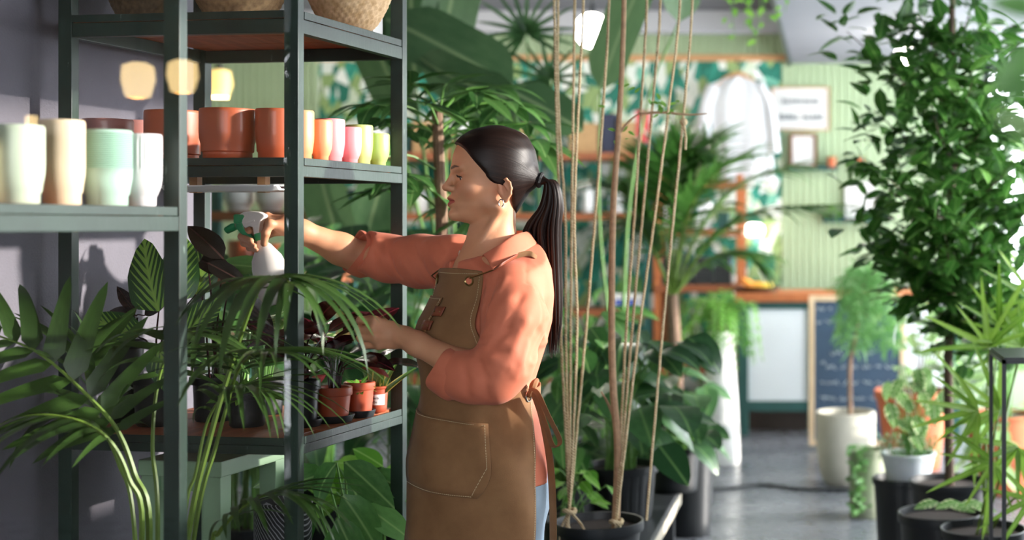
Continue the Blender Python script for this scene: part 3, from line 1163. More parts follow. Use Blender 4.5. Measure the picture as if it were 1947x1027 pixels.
M_HAIR = hair_mat()
TIE = np.array(P(1021, 341, 3.435))
hline = interp([(.13, .2), (.088, .2), (.078, .098), (.0742, .0815), (.0607, .068), (.0254, .0445), (.001, .025), (-.012, .014), (-.019, .004), (-.0235, -.012), (-.034, -.0395), (-.0777, -.046), (-.094, -.054), (-.13, -.06)])
hback = interp([(.13, .0), (.116, -.02), (.112, -.04), (.105, -.064), (.09, -.087), (.06, -.102), (.03, -.106), (0, -.105), (-.018, -.102), (-.045, -.085), (-.075, -.068), (-.094, -.055), (-.13, -.05)], .012)
fd = Field(HO - .15, HO + np.array([.15, .15, .15]), .0028)


def hair_fn(x, y, z):
    dx, dy, u = x - HO[0], y - HO[1], z - HO[2]
    f = dx * HF[0] + dy * HF[1] + 0 * u; l = dx * HL[0] + dy * HL[1] + 0 * u
    uu = np.clip(np.where(u > 0, u * .945, u), -.117, .116)
    Fr = hF(uu) + .0065; Bk = np.minimum(hB(uu), hback(uu) + .006) - .0065; Wd = hW(uu) + .0065
    c, a = (Fr + Bk) / 2, (Fr - Bk) / 2
    k = np.sqrt(((f - c) / a) ** 2 + (l / Wd) ** 2)
    d = np.maximum((k - 1) * np.minimum(a, Wd), u - .1225)
    edge = (f - hline(u) + .35 * np.maximum(0, np.abs(l) - .060) * (u > 0)) * .8
    part = .0035 * np.exp(-((l - .004) / .0025) ** 2) * (u > .06) * (f > -.03)
    hh = np.clip(.5 - .5 * (d + part - edge) / .006, 0, 1)
    e = (d + part) * (1 - hh) + edge * hh + .006 * hh * (1 - hh)
    return np.maximum(e, -u - .098)


fd.put(hair_fn, HO - .14, HO + .14, .004)
fd.cone(H(-.070, .008, 0), TIE + np.array([-.012, 0, .002]), .05, .016, .03)
V, Q = fd.net(); V = smooth_net(V, Q, 2, .5)
me = np_mesh('hair', V, Q, M_HAIR)
# UV: strands run from hairline to tie -> u = angle around the tie axis, v = distance to it
uvl = me.uv_layers.new(name='UVMap')
ax = (TIE - H(.06, .03, 0)); ax /= np.linalg.norm(ax)
e1 = np.cross(ax, HL); e1 /= np.linalg.norm(e1); e2 = HL
rel = V - TIE
ang = np.arctan2(rel @ e1, rel @ e2) / (2 * math.pi) + .5; rad = np.linalg.norm(rel, axis=1)
li = np.empty(len(me.loops), dtype=np.int32); me.loops.foreach_get('vertex_index', li)
uvl.data.foreach_set('uv', np.stack([ang[li], rad[li] * 2], 1).astype(np.float32).ravel())
hair = link(bpy.data.objects.new('hair', me), person)
# hair tie
mt = MB()
tdir = Vector((.93, 0, -.25)).normalized()
for i in range(3):
    c = Vector(TIE) + tdir * (-.010 + .009 * i)
    a_ = tdir.orthogonal().normalized(); b_ = tdir.cross(a_)
    mt.tube([c + (a_ * math.cos(t_) + b_ * math.sin(t_)) * (.0145 + .001 * math.sin(9 * t_ + i)) for t_ in [2 * math.pi * k / 28 for k in range(29)]], .0052, 7, caps=False)
mt.build('hair_tie', simple('black_elastic', '#141416', .8), hair)
# ponytail: a core and many tapering locks
mp = MB(); uvs = []
rp = random.Random(3)
S0 = Vector(TIE) + tdir * .008
nl = 90
for i in range(nl):
    q = rp.random() ** .7; th = rp.random() * 2 * math.pi
    ox, oy = math.cos(th) * q, math.sin(th) * q
    e_in = max(0, -ox)                     # inner locks fall closer to the neck
    w1, w2 = .016, .030
    p1 = P(1047 + ox * 9, 349 - abs(ox) * 2, 3.44 + oy * .016)
    p2 = P(1052 + ox * 15 - e_in * 10, 385 + e_in * 10, 3.445 + oy * .022)
    p3 = P(1046 + ox * 19 - e_in * 32, 440 + e_in * 6, 3.452 + oy * .026)
    p4 = P(1049 + ox * 17 - e_in * 12, 520, 3.468 + oy * .026)
    p5 = P(1053 + ox * 15, 600, 3.475 + oy * .022)
    ln = rp.uniform(-35, 14)
    p6 = P(1051 + ox * 12 - .1 * ln, 668 + ln, 3.475 + oy * .016)
    pts = spline([S0 + Vector((0, oy * .009, -ox * .009)), p1, p2, p3, p4, p5, p6], 26)
    r = rp.uniform(.0032, .0055)
    b0 = len(mp.v)
    mp.tube(pts, [r * (.8 + .5 * min(1, k / 5)) * (1 if k < 18 else max(.08, (25 - k) / 7.0)) for k in range(26)], 6, caps=False)
    for k in range(26):
        for j in range(6): uvs.append((i * .013 + j * .004, k * .03))
me = bpy.data.meshes.new('ponytail'); me.from_pydata(mp.v, [], mp.f); me.materials.append(M_HAIR)
for p_ in me.polygons: p_.use_smooth = True
uvl = me.uv_layers.new(name='UVMap')
for lp in me.loops: uvl.data[lp.index].uv = uvs[lp.vertex_index]
link(bpy.data.objects.new('ponytail', me), hair)
# ------------------------------------------------------------------ clothes
TA = math.radians(44)
TN = Vector((-math.cos(TA), -math.sin(TA), 0)); TL = Vector((math.sin(TA), -math.cos(TA), 0))   # facing, her left


def zrow(v): return CAM_H - (v - V0) * YP / F


# trunk rows: v -> centre px, half depth a (along TN), half width b (along TL)
rows = [(455, 948, .085, .100), (480, 946, .100, .140), (510, 946, .112, .160), (560, 944, .122, .166), (610, 932, .138, .166), (660, 922, .136, .160), (720, 914, .120, .150), (760, 912, .122, .152), (800, 914, .136, .162), (860, 919, .154, .176), (920, 920, .158, .182), (1027, 918, .160, .188), (1200, 918, .162, .190)]
_z = [zrow(r[0]) for r in rows][::-1]
t_cx = lambda z: np.interp(z, _z, [(r[1] - U0) * YP / F for r in rows][::-1])
t_a = lambda z: np.interp(z, _z, [r[2] for r in rows][::-1])
t_b = lambda z: np.interp(z, _z, [r[3] for r in rows][::-1])


def trunk(phi, z, o=0.0, sq=1.0):
    """point on the trunk surface, phi from the facing direction towards her left"""
    c = Vector((float(t_cx(z)), YP, z))
    return c + TN * ((float(t_a(z)) + o) * math.cos(phi)) + TL * ((float(t_b(z)) + o) * math.sin(phi))


def cloth(name, a, b, weave=900, rough=.75, sheen=.2, wr=.0):
    t = NT(name)
    v = t.coord()
    t.l(t.ramp(t.noise(v, 14, 5), [(.3, a), (.7, b)]), t.b.inputs['Base Color'])
    t.set(Roughness=rough)
    t.b.inputs['Sheen Weight'].default_value = sheen
    n1 = t.noise(v, weave, 2)
    t.bump(n1, .25, .0008)
    MATS[name] = t.m
    return t.m


M_SHIRT = cloth('coral_cotton', '#c96d50', '#d4785a', 700, .75, .05)
M_APRON = cloth('brown_canvas', '#7d5735', '#8e6742', 500, .85, .05)
M_JEANS = cloth('pale_denim', '#93a9bd', '#adbfce', 600, .85, .2)
M_LEATHER = simple('red_brown_leather', '#7a3a20', .5, .15, 40, .2)
M_BRASS = simple('old_brass', '#8f7a52', .3, .1, 50, metal=1.0)
M_STITCH = simple('pale_thread', '#cbb894', .8)


def folds(fd, items):
    """each item: (p, q, half length dir from p to q, amplitude, width): a soft ridge (+) or groove (-)"""
    for (p, q, amp, w) in items:
        p = np.array(p); q = np.array(q); ab = q - p; L2 = ab @ ab

        def fn(x, y, z, p=p, ab=ab, L2=L2, amp=amp, w=w):
            t = np.clip(((x - p[0]) * ab[0] + (y - p[1]) * ab[1] + (z - p[2]) * ab[2]) / L2, 0, 1)
            d2 = (x - p[0] - t * ab[0]) ** 2 + (y - p[1] - t * ab[1]) ** 2 + (z - p[2] - t * ab[2]) ** 2
            return (-amp * np.exp(-d2 / w ** 2) * np.sin(np.pi * (t * .9 + .05))).astype(np.float32)
        fd.put(fn, np.minimum(p, q) - 2.2 * w, np.maximum(p, q) + 2.2 * w, .0, 'off')


fd = Field((-1.26, 3.04, .74), (-.62, 3.80, 1.44), .0042)


def trunk_fn(x, y, z):
    cx, a, b = t_cx(z), t_a(z), t_b(z)
    dx, dy = x - cx, y - YP
    f = dx * TN.x + dy * TN.y; l = dx * TL.x + dy * TL.y
    k = np.sqrt((f / a) ** 2 + (l / b) ** 2)
    d = (k - 1) * np.minimum(a, b)
    # sloping shoulders, free hem
    top = z - (zrow(457) - .55 * np.maximum(0, np.abs(l) - .045) * (1 - .35 * (l < 0)) - .42 * np.maximum(0, f + .01))
    hem = (zrow(912) + .0 * z) - z
    return np.maximum(np.maximum(d, top * .9), hem)


fd.put(trunk_fn, (-1.1, 3.1, .74), (-.63, 3.75, 1.42), .02)
# sleeves
CUFF_L, CUFF_R = P(846, 706, 3.235), P(676, 478, 3.655)
limb(fd, [(P(972, 548, 3.30), .060), (P(980, 605, 3.25), .067), (P(958, 690, 3.215), .062), (P(938, 716, 3.212), .058)], .03)
limb(fd, [(P(938, 718, 3.212), .057), (P(895, 718, 3.215), .054), (CUFF_L.lerp(EL_L, .18), .052)], .025)
limb(fd, [(P(868, 500, 3.52), .072), (P(800, 497, 3.60), .063), (P(740, 492, 3.645), .056), (CUFF_R.lerp(EL_R, -.6), .055)], .03)
# cuffs: turned-up bands
dl = (WR_L - EL_L).normalized(); dr = (WR_R - EL_R).normalized()
for (cc, dd) in ((CUFF_L, dl), (CUFF_R, dr)):
    cc = np.array(cc); dd = np.array(dd)

    def beyond(x, y, z, cc=cc, dd=dd):
        h = -((x - cc[0]) * dd[0] + (y - cc[1]) * dd[1] + (z - cc[2]) * dd[2]) - .006
        o = cc + dd * .05
        return np.maximum(h, np.sqrt((x - o[0]) ** 2 + (y - o[1]) ** 2 + (z - o[2]) ** 2) - .095)
    fd.put(beyond, cc - .1, cc + .1, .002, 'sub')
    fd.cone(cc - dd * .012, cc + dd * .09, .046, .046, .002, 'sub')
fd.cone(P(948, 385, 3.425), P(928, 492, 3.412), .055, .070, .006, 'sub')
fd.cone(P(898, 470, 3.40), P(872, 508, 3.372), .046, .026, .006, 'sub')
fd.cone(P(872, 508, 3.372), P(862, 530, 3.36), .026, .010, .006, 'sub')


def hit(fd, u, v, y0=3.1, y1=3.75):
    """first shirt surface met along the line of sight through u, v"""
    for y in np.arange(y0, y1, .002):
        p = np.array(P(u, v, y)); i = np.round((p - fd.lo) / fd.h).astype(int)
        if (i < 0).any() or (i >= fd.n).any(): continue
        if fd.f[tuple(i)] < 0: return p
    return None


CREASES = [
    # near sleeve: long drags from the shoulder, elbow crumples
    ([(1012, 548), (1000, 610), (975, 670), (948, 705)], .0075, .011), ([(1028, 560), (1022, 630), (1000, 690)], -.008, .008), ([(992, 560), (965, 625), (930, 665)], -.0085, .009),
    ([(965, 570), (935, 620), (915, 640)], .006, .010), ([(912, 650), (945, 664), (975, 672)], -.007, .007), ([(908, 668), (935, 684), (970, 700)], .006, .009), ([(915, 690), (925, 720), (928, 755)], -.008, .007),
    ([(898, 685), (905, 725), (905, 750)], .007, .009), ([(880, 690), (888, 720), (886, 750)], -.007, .007),
    ([(1005, 655), (992, 690), (980, 715)], .005, .009),
    # back of the shirt blousing over the tie
    ([(1040, 600), (1035, 650), (1012, 690)], .010, .010), ([(1030, 640), (1015, 680), (1004, 705)], -.009, .008), ([(1044, 660), (1030, 700), (1010, 728)], .010, .009), ([(1035, 690), (1018, 715), (1008, 732)], -.008, .006),
    # chest between bib and arm
    ([(945, 525), (930, 570), (918, 610)], -.007, .007), ([(928, 530), (922, 570), (916, 600)], .005, .007), ([(960, 530), (945, 560), (925, 600)], .005, .008),
    # far sleeve
    ([(702, 456), (712, 485), (716, 515)], -.008, .006), ([(716, 458), (728, 490), (740, 522)], .008, .007), ([(732, 462), (742, 495), (762, 528)], -.009, .007), ([(755, 462), (770, 500), (800, 538)], .008, .010),
    ([(785, 465), (800, 500), (828, 540)], -.008, .009), ([(812, 460), (828, 495), (842, 530)], .007, .010), ([(835, 458), (850, 480), (852, 515)], -.006, .007), ([(860, 455), (856, 490), (846, 530)], .006, .008), ([(690, 470), (696, 495), (692, 510)], .006, .007),
    # shirt tail beside the apron
    ([(1038, 790), (1042, 850), (1046, 905)], -.007, .008), ([(1030, 790), (1033, 850), (1036, 905)], .007, .008),
    # shoulder seams
    ([(1001, 487), (1000, 515), (1001, 538)], -.003, .003), ([(1001, 538), (1018, 552), (1030, 580), (1030, 610)], -.004, .0035),
]
todo = []
for (px, amp, w) in CREASES:
    h_ = [hit(fd, *p) for p in px]
    h_ = [p for p in h_ if p is not None]
    todo += [(p, q, amp, w) for p, q in zip(h_[:-1], h_[1:])]


def crease_all(fd, segs):
    for (p, q, amp, w) in segs:
        ab = q - p; L2 = max(ab @ ab, 1e-9)

        def fn(x, y, z):
            t = np.clip(((x - p[0]) * ab[0] + (y - p[1]) * ab[1] + (z - p[2]) * ab[2]) / L2, 0, 1)
            d2 = (x - p[0] - t * ab[0]) ** 2 + (y - p[1] - t * ab[1]) ** 2 + (z - p[2] - t * ab[2]) ** 2
            return (-amp * .62 * np.exp(-d2 / w ** 2)).astype(np.float32)
        fd.put(fn, np.minimum(p, q) - 2.4 * w, np.maximum(p, q) + 2.4 * w, .0, 'off')


crease_all(fd, todo)
SHF = fd


def on_shirt(u, v, y, off):
    """point just off the shirt towards the camera (y where the shirt is not met)"""
    h_ = hit(SHF, u, v)
    if h_ is None: return P(u, v, y)
    return P(u, v, float(h_[1]) - off)


V, Q = fd.net(); V = smooth_net(V, Q, 2, .5)
shirt = link(bpy.data.objects.new('shirt', np_mesh('shirt', V, Q, M_SHIRT)), person)

# seam lines along shoulder and sleeve head
def on_surface(pts, obj_V, push):
    out = []
    for p in pts:
        p = np.array(p); i = np.argmin(((obj_V - p) ** 2).sum(1)); out.append(obj_V[i])
    return out


# cuffs as bands of their own
def cuff(c, d, r, name):
    m = MB(); x_ = d.orthogonal().normalized(); y_ = d.cross(x_)
    ring = []
    prof = [(-.056, r * .86), (-.040, r * 1.0), (-.035, r * 1.06), (-.018, r * 1.075), (.004, r * 1.04), (.0065, r * 1.01), (.0045, r * .965), (-.012, r * .93)]
    n = 40
    for (h, rr) in prof:
        ring += [c + d * (h + .004 * math.sin(3 * a + 1)) + (x_ * math.cos(a) + y_ * math.sin(a)) * rr * (1 + .025 * math.sin(5 * a + h * 60)) for a in [2 * math.pi * k / n for k in range(n)]]
    m.add(ring, [(i * n + k, i * n + (k + 1) % n, (i + 1) * n + (k + 1) % n, (i + 1) * n + k) for i in range(len(prof) - 1) for k in range(n)])
    return m.build(name, M_SHIRT, shirt)


cuff(CUFF_L, dl, .0525, 'cuff'); cuff(CUFF_R, dr, .0545, 'cuff')


def sheet(rows_, name, mat, parent, thick=.003, sub=1):
    """grid of points (rows x cols) -> cloth with thickness"""
    nr, nc = len(rows_), len(rows_[0])
    me = bpy.data.meshes.new(name)
    me.from_pydata([tuple(p) for r in rows_ for p in r], [], [(i * nc + j, i * nc + j + 1, (i + 1) * nc + j + 1, (i + 1) * nc + j) for i in range(nr - 1) for j in range(nc - 1)])
    me.materials.append(mat)
    for p in me.polygons: p.use_smooth = True
    o = link(bpy.data.objects.new(name, me), parent)
    s = o.modifiers.new('thickness', 'SOLIDIFY'); s.thickness = thick; s.offset = 0
    if sub:
        q = o.modifiers.new('smooth', 'SUBSURF'); q.levels = sub; q.render_levels = sub
    return o


# collar: stand and turned-down leaf
fold = [P(917, 484, 3.333), P(948, 465, 3.330), P(979, 445, 3.362), P(1001, 440, 3.43), P(985, 439, 3.488), P(940, 444, 3.502), P(902, 462, 3.485), P(884, 488, 3.448)]
edge = [on_shirt(937, 516, 3.300, .008), on_shirt(976, 490, 3.288, .009), on_shirt(1009, 472, 3.33, .010), P(1020, 462, 3.43), P(1000, 456, 3.53), P(930, 456, 3.555), P(884, 470, 3.535), P(866, 499, 3.485)]
base = [P(915, 496, 3.338), P(944, 482, 3.345), P(972, 466, 3.378), P(990, 458, 3.43), P(975, 458, 3.48), P(938, 462, 3.494), P(903, 478, 3.478), P(884, 498, 3.45)]
fo, ed, ba = spline(fold, 29), spline(edge, 29), spline(base, 29)
R_ = []
for t_ in (0, .5): R_.append([b_.lerp(f_, t_) for b_, f_ in zip(ba, fo)])
R_.append([f_ + Vector((0, 0, .0)) for f_ in fo])
for t_ in (.15, .45, .75, 1):
    R_.append([f_.lerp(e_, t_) + Vector((0, 0, .006 * math.sin(math.pi * min(1, t_ * 1.2)))) for f_, e_ in zip(fo, ed)])
sheet(R_, 'collar', M_SHIRT, shirt, .0026)
# white vest showing in the neck opening
vest = spline([P(883, 474, 3.455), P(880, 489, 3.435), P(884, 502, 3.415), P(897, 512, 3.385), P(910, 514, 3.36)], 15)
R_ = [[p + TN * .012 + Vector((0, 0, -h)) for p in vest] for h in (0, .006, .012)]
sheet(R_, 'vest', cloth('white_jersey', '#dedbd8', '#ece9e6', 900), person, .003)
# button placket
pl = [trunk(.10, zrow(v), .004 + .0 * v) for v in (500, 510, 520, 530)]

# jeans and shoes
fd = Field((-1.12, 3.18, .04), (-.66, 3.68, .98), .008)
for s, fx in ((1, .012), (-1, -.02)):
    hip = Vector((float(t_cx(.86)), YP, .86)) + TL * (.078 * s) - TN * .02
    knee = Vector((hip.x + fx, hip.y - .01 * s, .50)) + TL * .012 * s; ank = Vector((hip.x + fx + .01, hip.y - .01 * s, .085)) + TL * .02 * s
    limb(fd, [(hip + Vector((0, 0, .02)), .080), (hip - Vector((0, 0, .10)), .086), (knee, .066), (ank, .056)], .03)
    fd.ell(hip - TN * .04 - Vector((0, 0, .04)), (.075, .075, .09), k=.04)
V, Q = fd.net()
jeans = link(bpy.data.objects.new('jeans', np_mesh('jeans', smooth_net(V, Q, 2), Q, M_JEANS)), person)
for s, fx in ((1, .012), (-1, -.02)):
    hip = Vector((float(t_cx(.86)), YP, .86)) + TL * (.105 * s) - TN * .012
    fd = Field(np.array([hip.x + fx - .24, hip.y - .2, 0.0]), np.array([hip.x + fx + .14, hip.y + .16, .16]), .006)
    c = Vector((hip.x + fx + .01, hip.y - .01 * s, .05))
    fd.cone(c - TN * .02, c + TN * .13 + Vector((0, 0, -.014)), .046, .036, .02); fd.cone(c, c + Vector((0, 0, .05)), .043, .043, .02)
    fd.put(lambda x, y, z: -(z - .004) + 0 * x + 0 * y, (hip.x - .3, hip.y - .3, -.2), (hip.x + .3, hip.y + .3, .004), .004, 'sub')
    fd.f = np.maximum(fd.f, (.003 - fd.ax[2])[None, None, :].astype(np.float32))
    V, Q = fd.net(); link(bpy.data.objects.new('shoe', np_mesh('shoe', V, Q, simple('white_sneaker', '#d8d5d0', .6))), person)

# ------------------------------------------------------------------ apron
apron = empty('apron', P(905, 760, 3.3))
apron.parent = person; apron.matrix_parent_inverse = W[person.name].inverted()
phi_n = interp([(zrow(500), 36), (zrow(520), 38), (zrow(560), 38), (zrow(610), 42), (zrow(650), 55), (zrow(690), 80), (zrow(715), 100), (zrow(740), 112), (zrow(800), 106), (zrow(890), 100), (zrow(970), 97), (zrow(1027), 95), (zrow(1200), 94)])
def swell(phi, z):
    """hang and folds of the canvas"""
    below = max(0, (zrow(800) - z))
    return .011 + .010 * below * 3 * (.5 + .5 * math.cos(phi)) + .007 * below * 4 * math.sin(phi * 5 + 1) + .004 * math.sin(phi * 7 + z * 21) * min(1, max(0, (zrow(620) - z) * 8))


R_ = []
NZ = 46
zt, zb = zrow(507), zrow(1190)
for i in range(NZ):
    z = zt + (zb - zt) * i / (NZ - 1)
    pn = math.radians(float(phi_n(z)))
    row = []
    for j in range(41):
        s = -1 + 2 * j / 40
        ph = s * pn
        zz = z
        if i < 3: zz = z - .006 * (s * s)
        bulge = .012 * math.exp(-((z - zrow(640)) / .06) ** 2) * max(0, math.cos(ph * 1.1))
        row.append(trunk(ph, zz, swell(ph, z) + bulge))
    R_.append(row)
sheet(R_, 'panel', M_APRON, apron, .0025)


def ap(phi_deg, v, o=0.0):
    z = zrow(v); ph = math.radians(phi_deg)
    bulge = .012 * math.exp(-((z - zrow(640)) / .06) ** 2) * max(0, math.cos(ph * 1.1))
    return trunk(ph, z, swell(ph, z) + bulge + .0022 + o)


def stitch(pts, name='stitching', parent=apron, r=.0007):
    m = MB(); pts = spline(pts, max(8, len(pts) * 6))
    L = sum((b - a).length for a, b in zip(pts[:-1], pts[1:])); n = max(4, int(L / .0052))
    d = spline(pts, n * 3 + 1)
    for i in range(n):
        m.tube([d[3 * i], d[3 * i + 2]], r, 4)
    return m.build(name, M_STITCH, parent)


for s in (1, -1):
    stitch([ap(s * (float(phi_n(zrow(v))) - 3.5), v, .0004) for v in (522, 560, 600, 630, 650, 680, 705, 730, 745)])
    stitch([ap(s * (float(phi_n(zrow(v))) - 2.5), v, .0004) for v in (755, 800, 860, 920, 980, 1040, 1100)])
stitch([ap(a, 517, .0004) for a in (-33, -20, -5, 10, 25, 33)])


def patch(p0, p1, v0, v1, name, mat, parent, o=.0025, thick=.0025, skew=0, cut=0, slope=0, n=10):
    rr = []
    for i in range(n + 1):
        t_ = i / n
        row = []
        for j in range(n + 1):
            s = j / n
            a = p0 + (p1 - p0) * s
            v = v0 + slope * s + (v1 - v0) * t_
            if cut and t_ > .6:     # bottom corners cut off
                k = (t_ - .6) / .4
                a = p0 + (p1 - p0) * (.5 + (s - .5) * (1 - cut * k * k))
            row.append(ap(a, v, o))
        rr.append(row)
    return sheet(rr, name, mat, parent, thick, 0)


pk = patch(-24, 62, 772, 905, 'pocket', M_APRON, apron, .0045, .003, cut=.24, slope=16)
stitch([ap(-22 + 82 * s, 775 + 16 * s, .0068) for s in (0, .2, .4, .6, .8, 1)], parent=pk)
stitch([ap(59, v, .0068) for v in (790, 820, 850, 868)], parent=pk)
stitch([ap(59, 866, .0068), ap(50, 905, .0068), ap(48, 915, .0068)], parent=pk)
stitch([ap(-13 + 61 * s, 903 + 14 * s, .0068) for s in (0, .25, .5, .75, 1)], parent=pk)
bp_ = patch(-42, -1, 562, 676, 'chest_pocket', M_APRON, apron, .0035, .0025)
stitch([ap(-40 + 38 * s, 565, .0055) for s in (0, .33, .66, 1)], parent=bp_); stitch([ap(-2.5, v, .0055) for v in (566, 600, 640, 674)], parent=bp_)
for v, a0 in ((578, -3), (604, -8)):
    t_ = patch(a0, a0 + 13, v, v + 17, 'leather_tab', M_LEATHER, apron, .0058, .003, n=4)
    for a in (a0 + 3, a0 + 10):
        MB().sphere(ap(a, v + 9, .0075), .0022, 10, 6).build('rivet', M_BRASS, t_)


def ring(c, nrm, R, r, name, mat, parent, el=1.0):
    nrm = Vector(nrm).normalized(); x_ = nrm.cross(Vector((0, 0, 1))).normalized(); y_ = nrm.cross(x_)
    m = MB(); m.tube([Vector(c) + x_ * math.cos(a) * R + y_ * math.sin(a) * R * el for a in [2 * math.pi * i / 28 for i in range(29)]], r, 7, caps=False)
    return m.build(name, mat, parent)


M_HOLE = M_SHIRT
straps = {}
for s in (1, -1):
    c = ap(s * 25, 530, .001)
    nrm = (TN * math.cos(math.radians(25)) + TL * s * math.sin(math.radians(25)))
    g_ = ring(c, nrm, .0105, .0028, 'grommet', M_BRASS, apron)
    d = MB(); x_ = nrm.cross(Vector((0, 0, 1))).normalized(); y_ = nrm.cross(x_)
    d.add([c + nrm * .0008] + [c + nrm * .0008 + (x_ * math.cos(a) + y_ * math.sin(a)) * .0095 for a in [2 * math.pi * i / 20 for i in range(20)]], [(0, 1 + i, 1 + (i + 1) % 20) for i in range(20)])
    d.build('opening', M_SHIRT, g_)
    straps[s] = (c, nrm)
# metal hooks and neck straps
c, nrm = straps[1]
h1 = on_shirt(939, 513, 3.29, .012)
MB().tube([c + nrm * .004 + Vector((.004, 0, .006)), c + nrm * .007 + Vector((.010, 0, .008)), h1], [.0016, .0017, .0017], 6).build('hook', M_BRASS, apron)
c2, n2 = straps[-1]
MB().tube([c2 + n2 * .003, c2 + n2 * .009 + Vector((-.004, 0, .008)), P(852, 500, 3.47), P(863, 489, 3.48)], .0016, 6).build('hook', M_BRASS, apron)


def strap(pts, side, w, name, mat, parent, n=22):
    c = spline(pts, n)
    rr = [[p - sd * (w / 2), p - sd * (w / 6), p + sd * (w / 6), p + sd * (w / 2)] for p, sd in zip(c, spline(side, n))]
    return sheet(rr, name, mat, parent, .0022, 1)


strap([h1 + Vector((-.002, 0, 0)), on_shirt(957, 501, 3.272, .011), on_shirt(984, 486, 3.268, .012)], [Vector((.3, .2, .7)).normalized() * .6, Vector((.25, .3, .7)).normalized(), Vector((.25, .5, .8)).normalized()], .013, 'leather_strap_end', M_LEATHER, apron)
strap([on_shirt(981, 487, 3.268, .010), on_shirt(1003, 482, 3.29, .009), on_shirt(1018, 488, 3.36, .006), P(1034, 508, 3.41), P(1042, 545, 3.44)], [Vector((.25, .5, .8)).normalized(), Vector((.2, .7, .65)).normalized(), Vector((-.1, .85, .5)).normalized(), Vector((-.2, .95, .2)).normalized(), Vector((-.2, .97, 0)).normalized()], .020, 'neck_strap', M_APRON, apron)
strap([P(863, 489, 3.482), P(880, 468, 3.53), P(915, 452, 3.57), P(960, 455, 3.58), P(1010, 480, 3.53)], [Vector((.6, .3, 0)).normalized()] * 5, .02, 'neck_strap', M_APRON, apron)
# side grommet with knotted waist tie, loop and tail
gc = ap(104, 745, .002); gn = (TN * math.cos(math.radians(104)) + TL * math.sin(math.radians(104))).normalized()
ring(gc, gn, .0085, .002, 'grommet', simple('nickel', '#b9b6ae', .25, metal=1.0), apron, 1.4)
kn = MB(); kn.tube(spline([gc + gn * .002, gc + gn * .012 + Vector((-.002, 0, .012)), gc + gn * .010 + Vector((.004, 0, .028)), gc + gn * .004 + Vector((.012, .02, .036))], 12), [.006, .008, .009, .008, .008, .008, .009, .009, .009, .008, .007, .006], 8); kn.build('knot', M_APRON, apron)
sd = Vector((.55, -.75, .25)).normalized()
strap([P(1008, 738, 3.27), P(1022, 748, 3.25), P(1042, 790, 3.25), P(1064, 835, 3.26), P(1060, 849, 3.265), P(1050, 846, 3.27), P(1040, 815, 3.28), P(1026, 775, 3.285), P(1014, 745, 3.285)], [sd] * 9, .026, 'tie_loop', M_APRON, apron, 40)
strap([P(1016, 750, 3.30), P(1032, 800, 3.32), P(1046, 880, 3.345), P(1051, 960, 3.35), P(1052, 1040, 3.35)], [Vector((.8, -.6, 0)).normalized()] * 5, .026, 'tie_end', M_APRON, apron, 26)
# far hidden tie across the back
wt = [trunk(math.radians(a), zrow(742 - 6 * math.sin(math.radians(a - 118) * 1.4)), .012) for a in (106, 130, 155, 180, 205, 230, 250)]
R_ = [[p + Vector((0, 0, h)) for p in spline(wt, 24)] for h in (-.011, 0, .011)]
sheet(R_, 'waist_tie', M_APRON, apron, .0022, 0)

# ------------------------------------------------------------------ spray bottle in her hand
M_BOTTLE = simple('milky_plastic', '#d9d4cf', .45, .03, 8)
M_GREENP = simple('green_plastic', '#12925a', .35, .05, 20)
M_WHITEP = simple('white_head_plastic', '#e4e0dc', .4, .02, 20)
YB_ = 3.524
sb = empty('spray_bottle', P(524, 560, YB_), 'white spray bottle with green trigger held in her far hand', 'bottle')
top, bot = P(497, 452, YB_), P(531, 582, YB_)
axis = (bot - top).normalized(); xx = Vector((1, 0, 0)) - axis * axis.x; xx.normalize(); yy = axis.cross(xx)
prof = [(.000, .0125), (.010, .0125), (.018, .017), (.034, .026), (.052, .0365), (.075, .0415), (.092, .0425), (.112, .0435), (.150, .0425), (.168, .040), (.1705, .034), (.1705, .0)]
m = MB(); n = 40; vs = []
for (h, r) in prof:
    vs += [top + axis * h + xx * (r * math.cos(a)) + yy * (r * .78 * math.sin(a)) for a in [2 * math.pi * k / n for k in range(n)]]
m.add(vs, [(i * n + k, i * n + (k + 1) % n, (i + 1) * n + (k + 1) % n, (i + 1) * n + k) for i in range(len(prof) - 1) for k in range(n)])
m.build('body', M_BOTTLE, sb, sharp=60)
m = MB(); m.tube([top - axis * .012, top + axis * .006], .0150, 24); m.build('collar', M_GREENP, sb)


def plate(px, y0, depth, name, mat, parent, bevel=.002):
    m = MB(); m.prism([P(u, v, y0) for (u, v) in px], (0, depth, 0))
    return m.build(name, mat, parent, smooth=False, bevel=bevel)


hd = plate([(452, 409), (462, 403.5), (478, 401.5), (492, 403), (502, 408), (503, 412), (497, 418), (494, 424), (492, 446), (482, 446), (480, 432), (474, 430), (466, 434), (462, 430), (458, 420), (452, 416)], YB_ - .0125, .025, 'spray_head', M_WHITEP, sb, .003)
plate([(463, 424), (483, 418), (484, 421), (464, 428)], YB_ - .0145, .029, 'rib', M_WHITEP, hd, .001)
plate([(443.5, 409), (447, 407), (462, 408), (465, 411), (461, 418), (460, 423), (449, 426), (443.5, 424)], YB_ - .0135, .027, 'nozzle_housing', M_GREENP, sb, .002)
plate([(448, 425), (460, 422), (463, 432), (468, 440), (478, 448), (484, 457), (479, 459.5), (468, 452), (456, 443), (449, 435)], YB_ - .008, .016, 'trigger', M_GREENP, sb, .002)
m = MB(); m.tube([P(449, 430, YB_), P(443, 432, YB_), P(431, 438.5, YB_), P(429.5, 439.5, YB_)], [.0085, .0105, .0092, .0075], 16); m.build('nozzle', M_GREENP, sb)
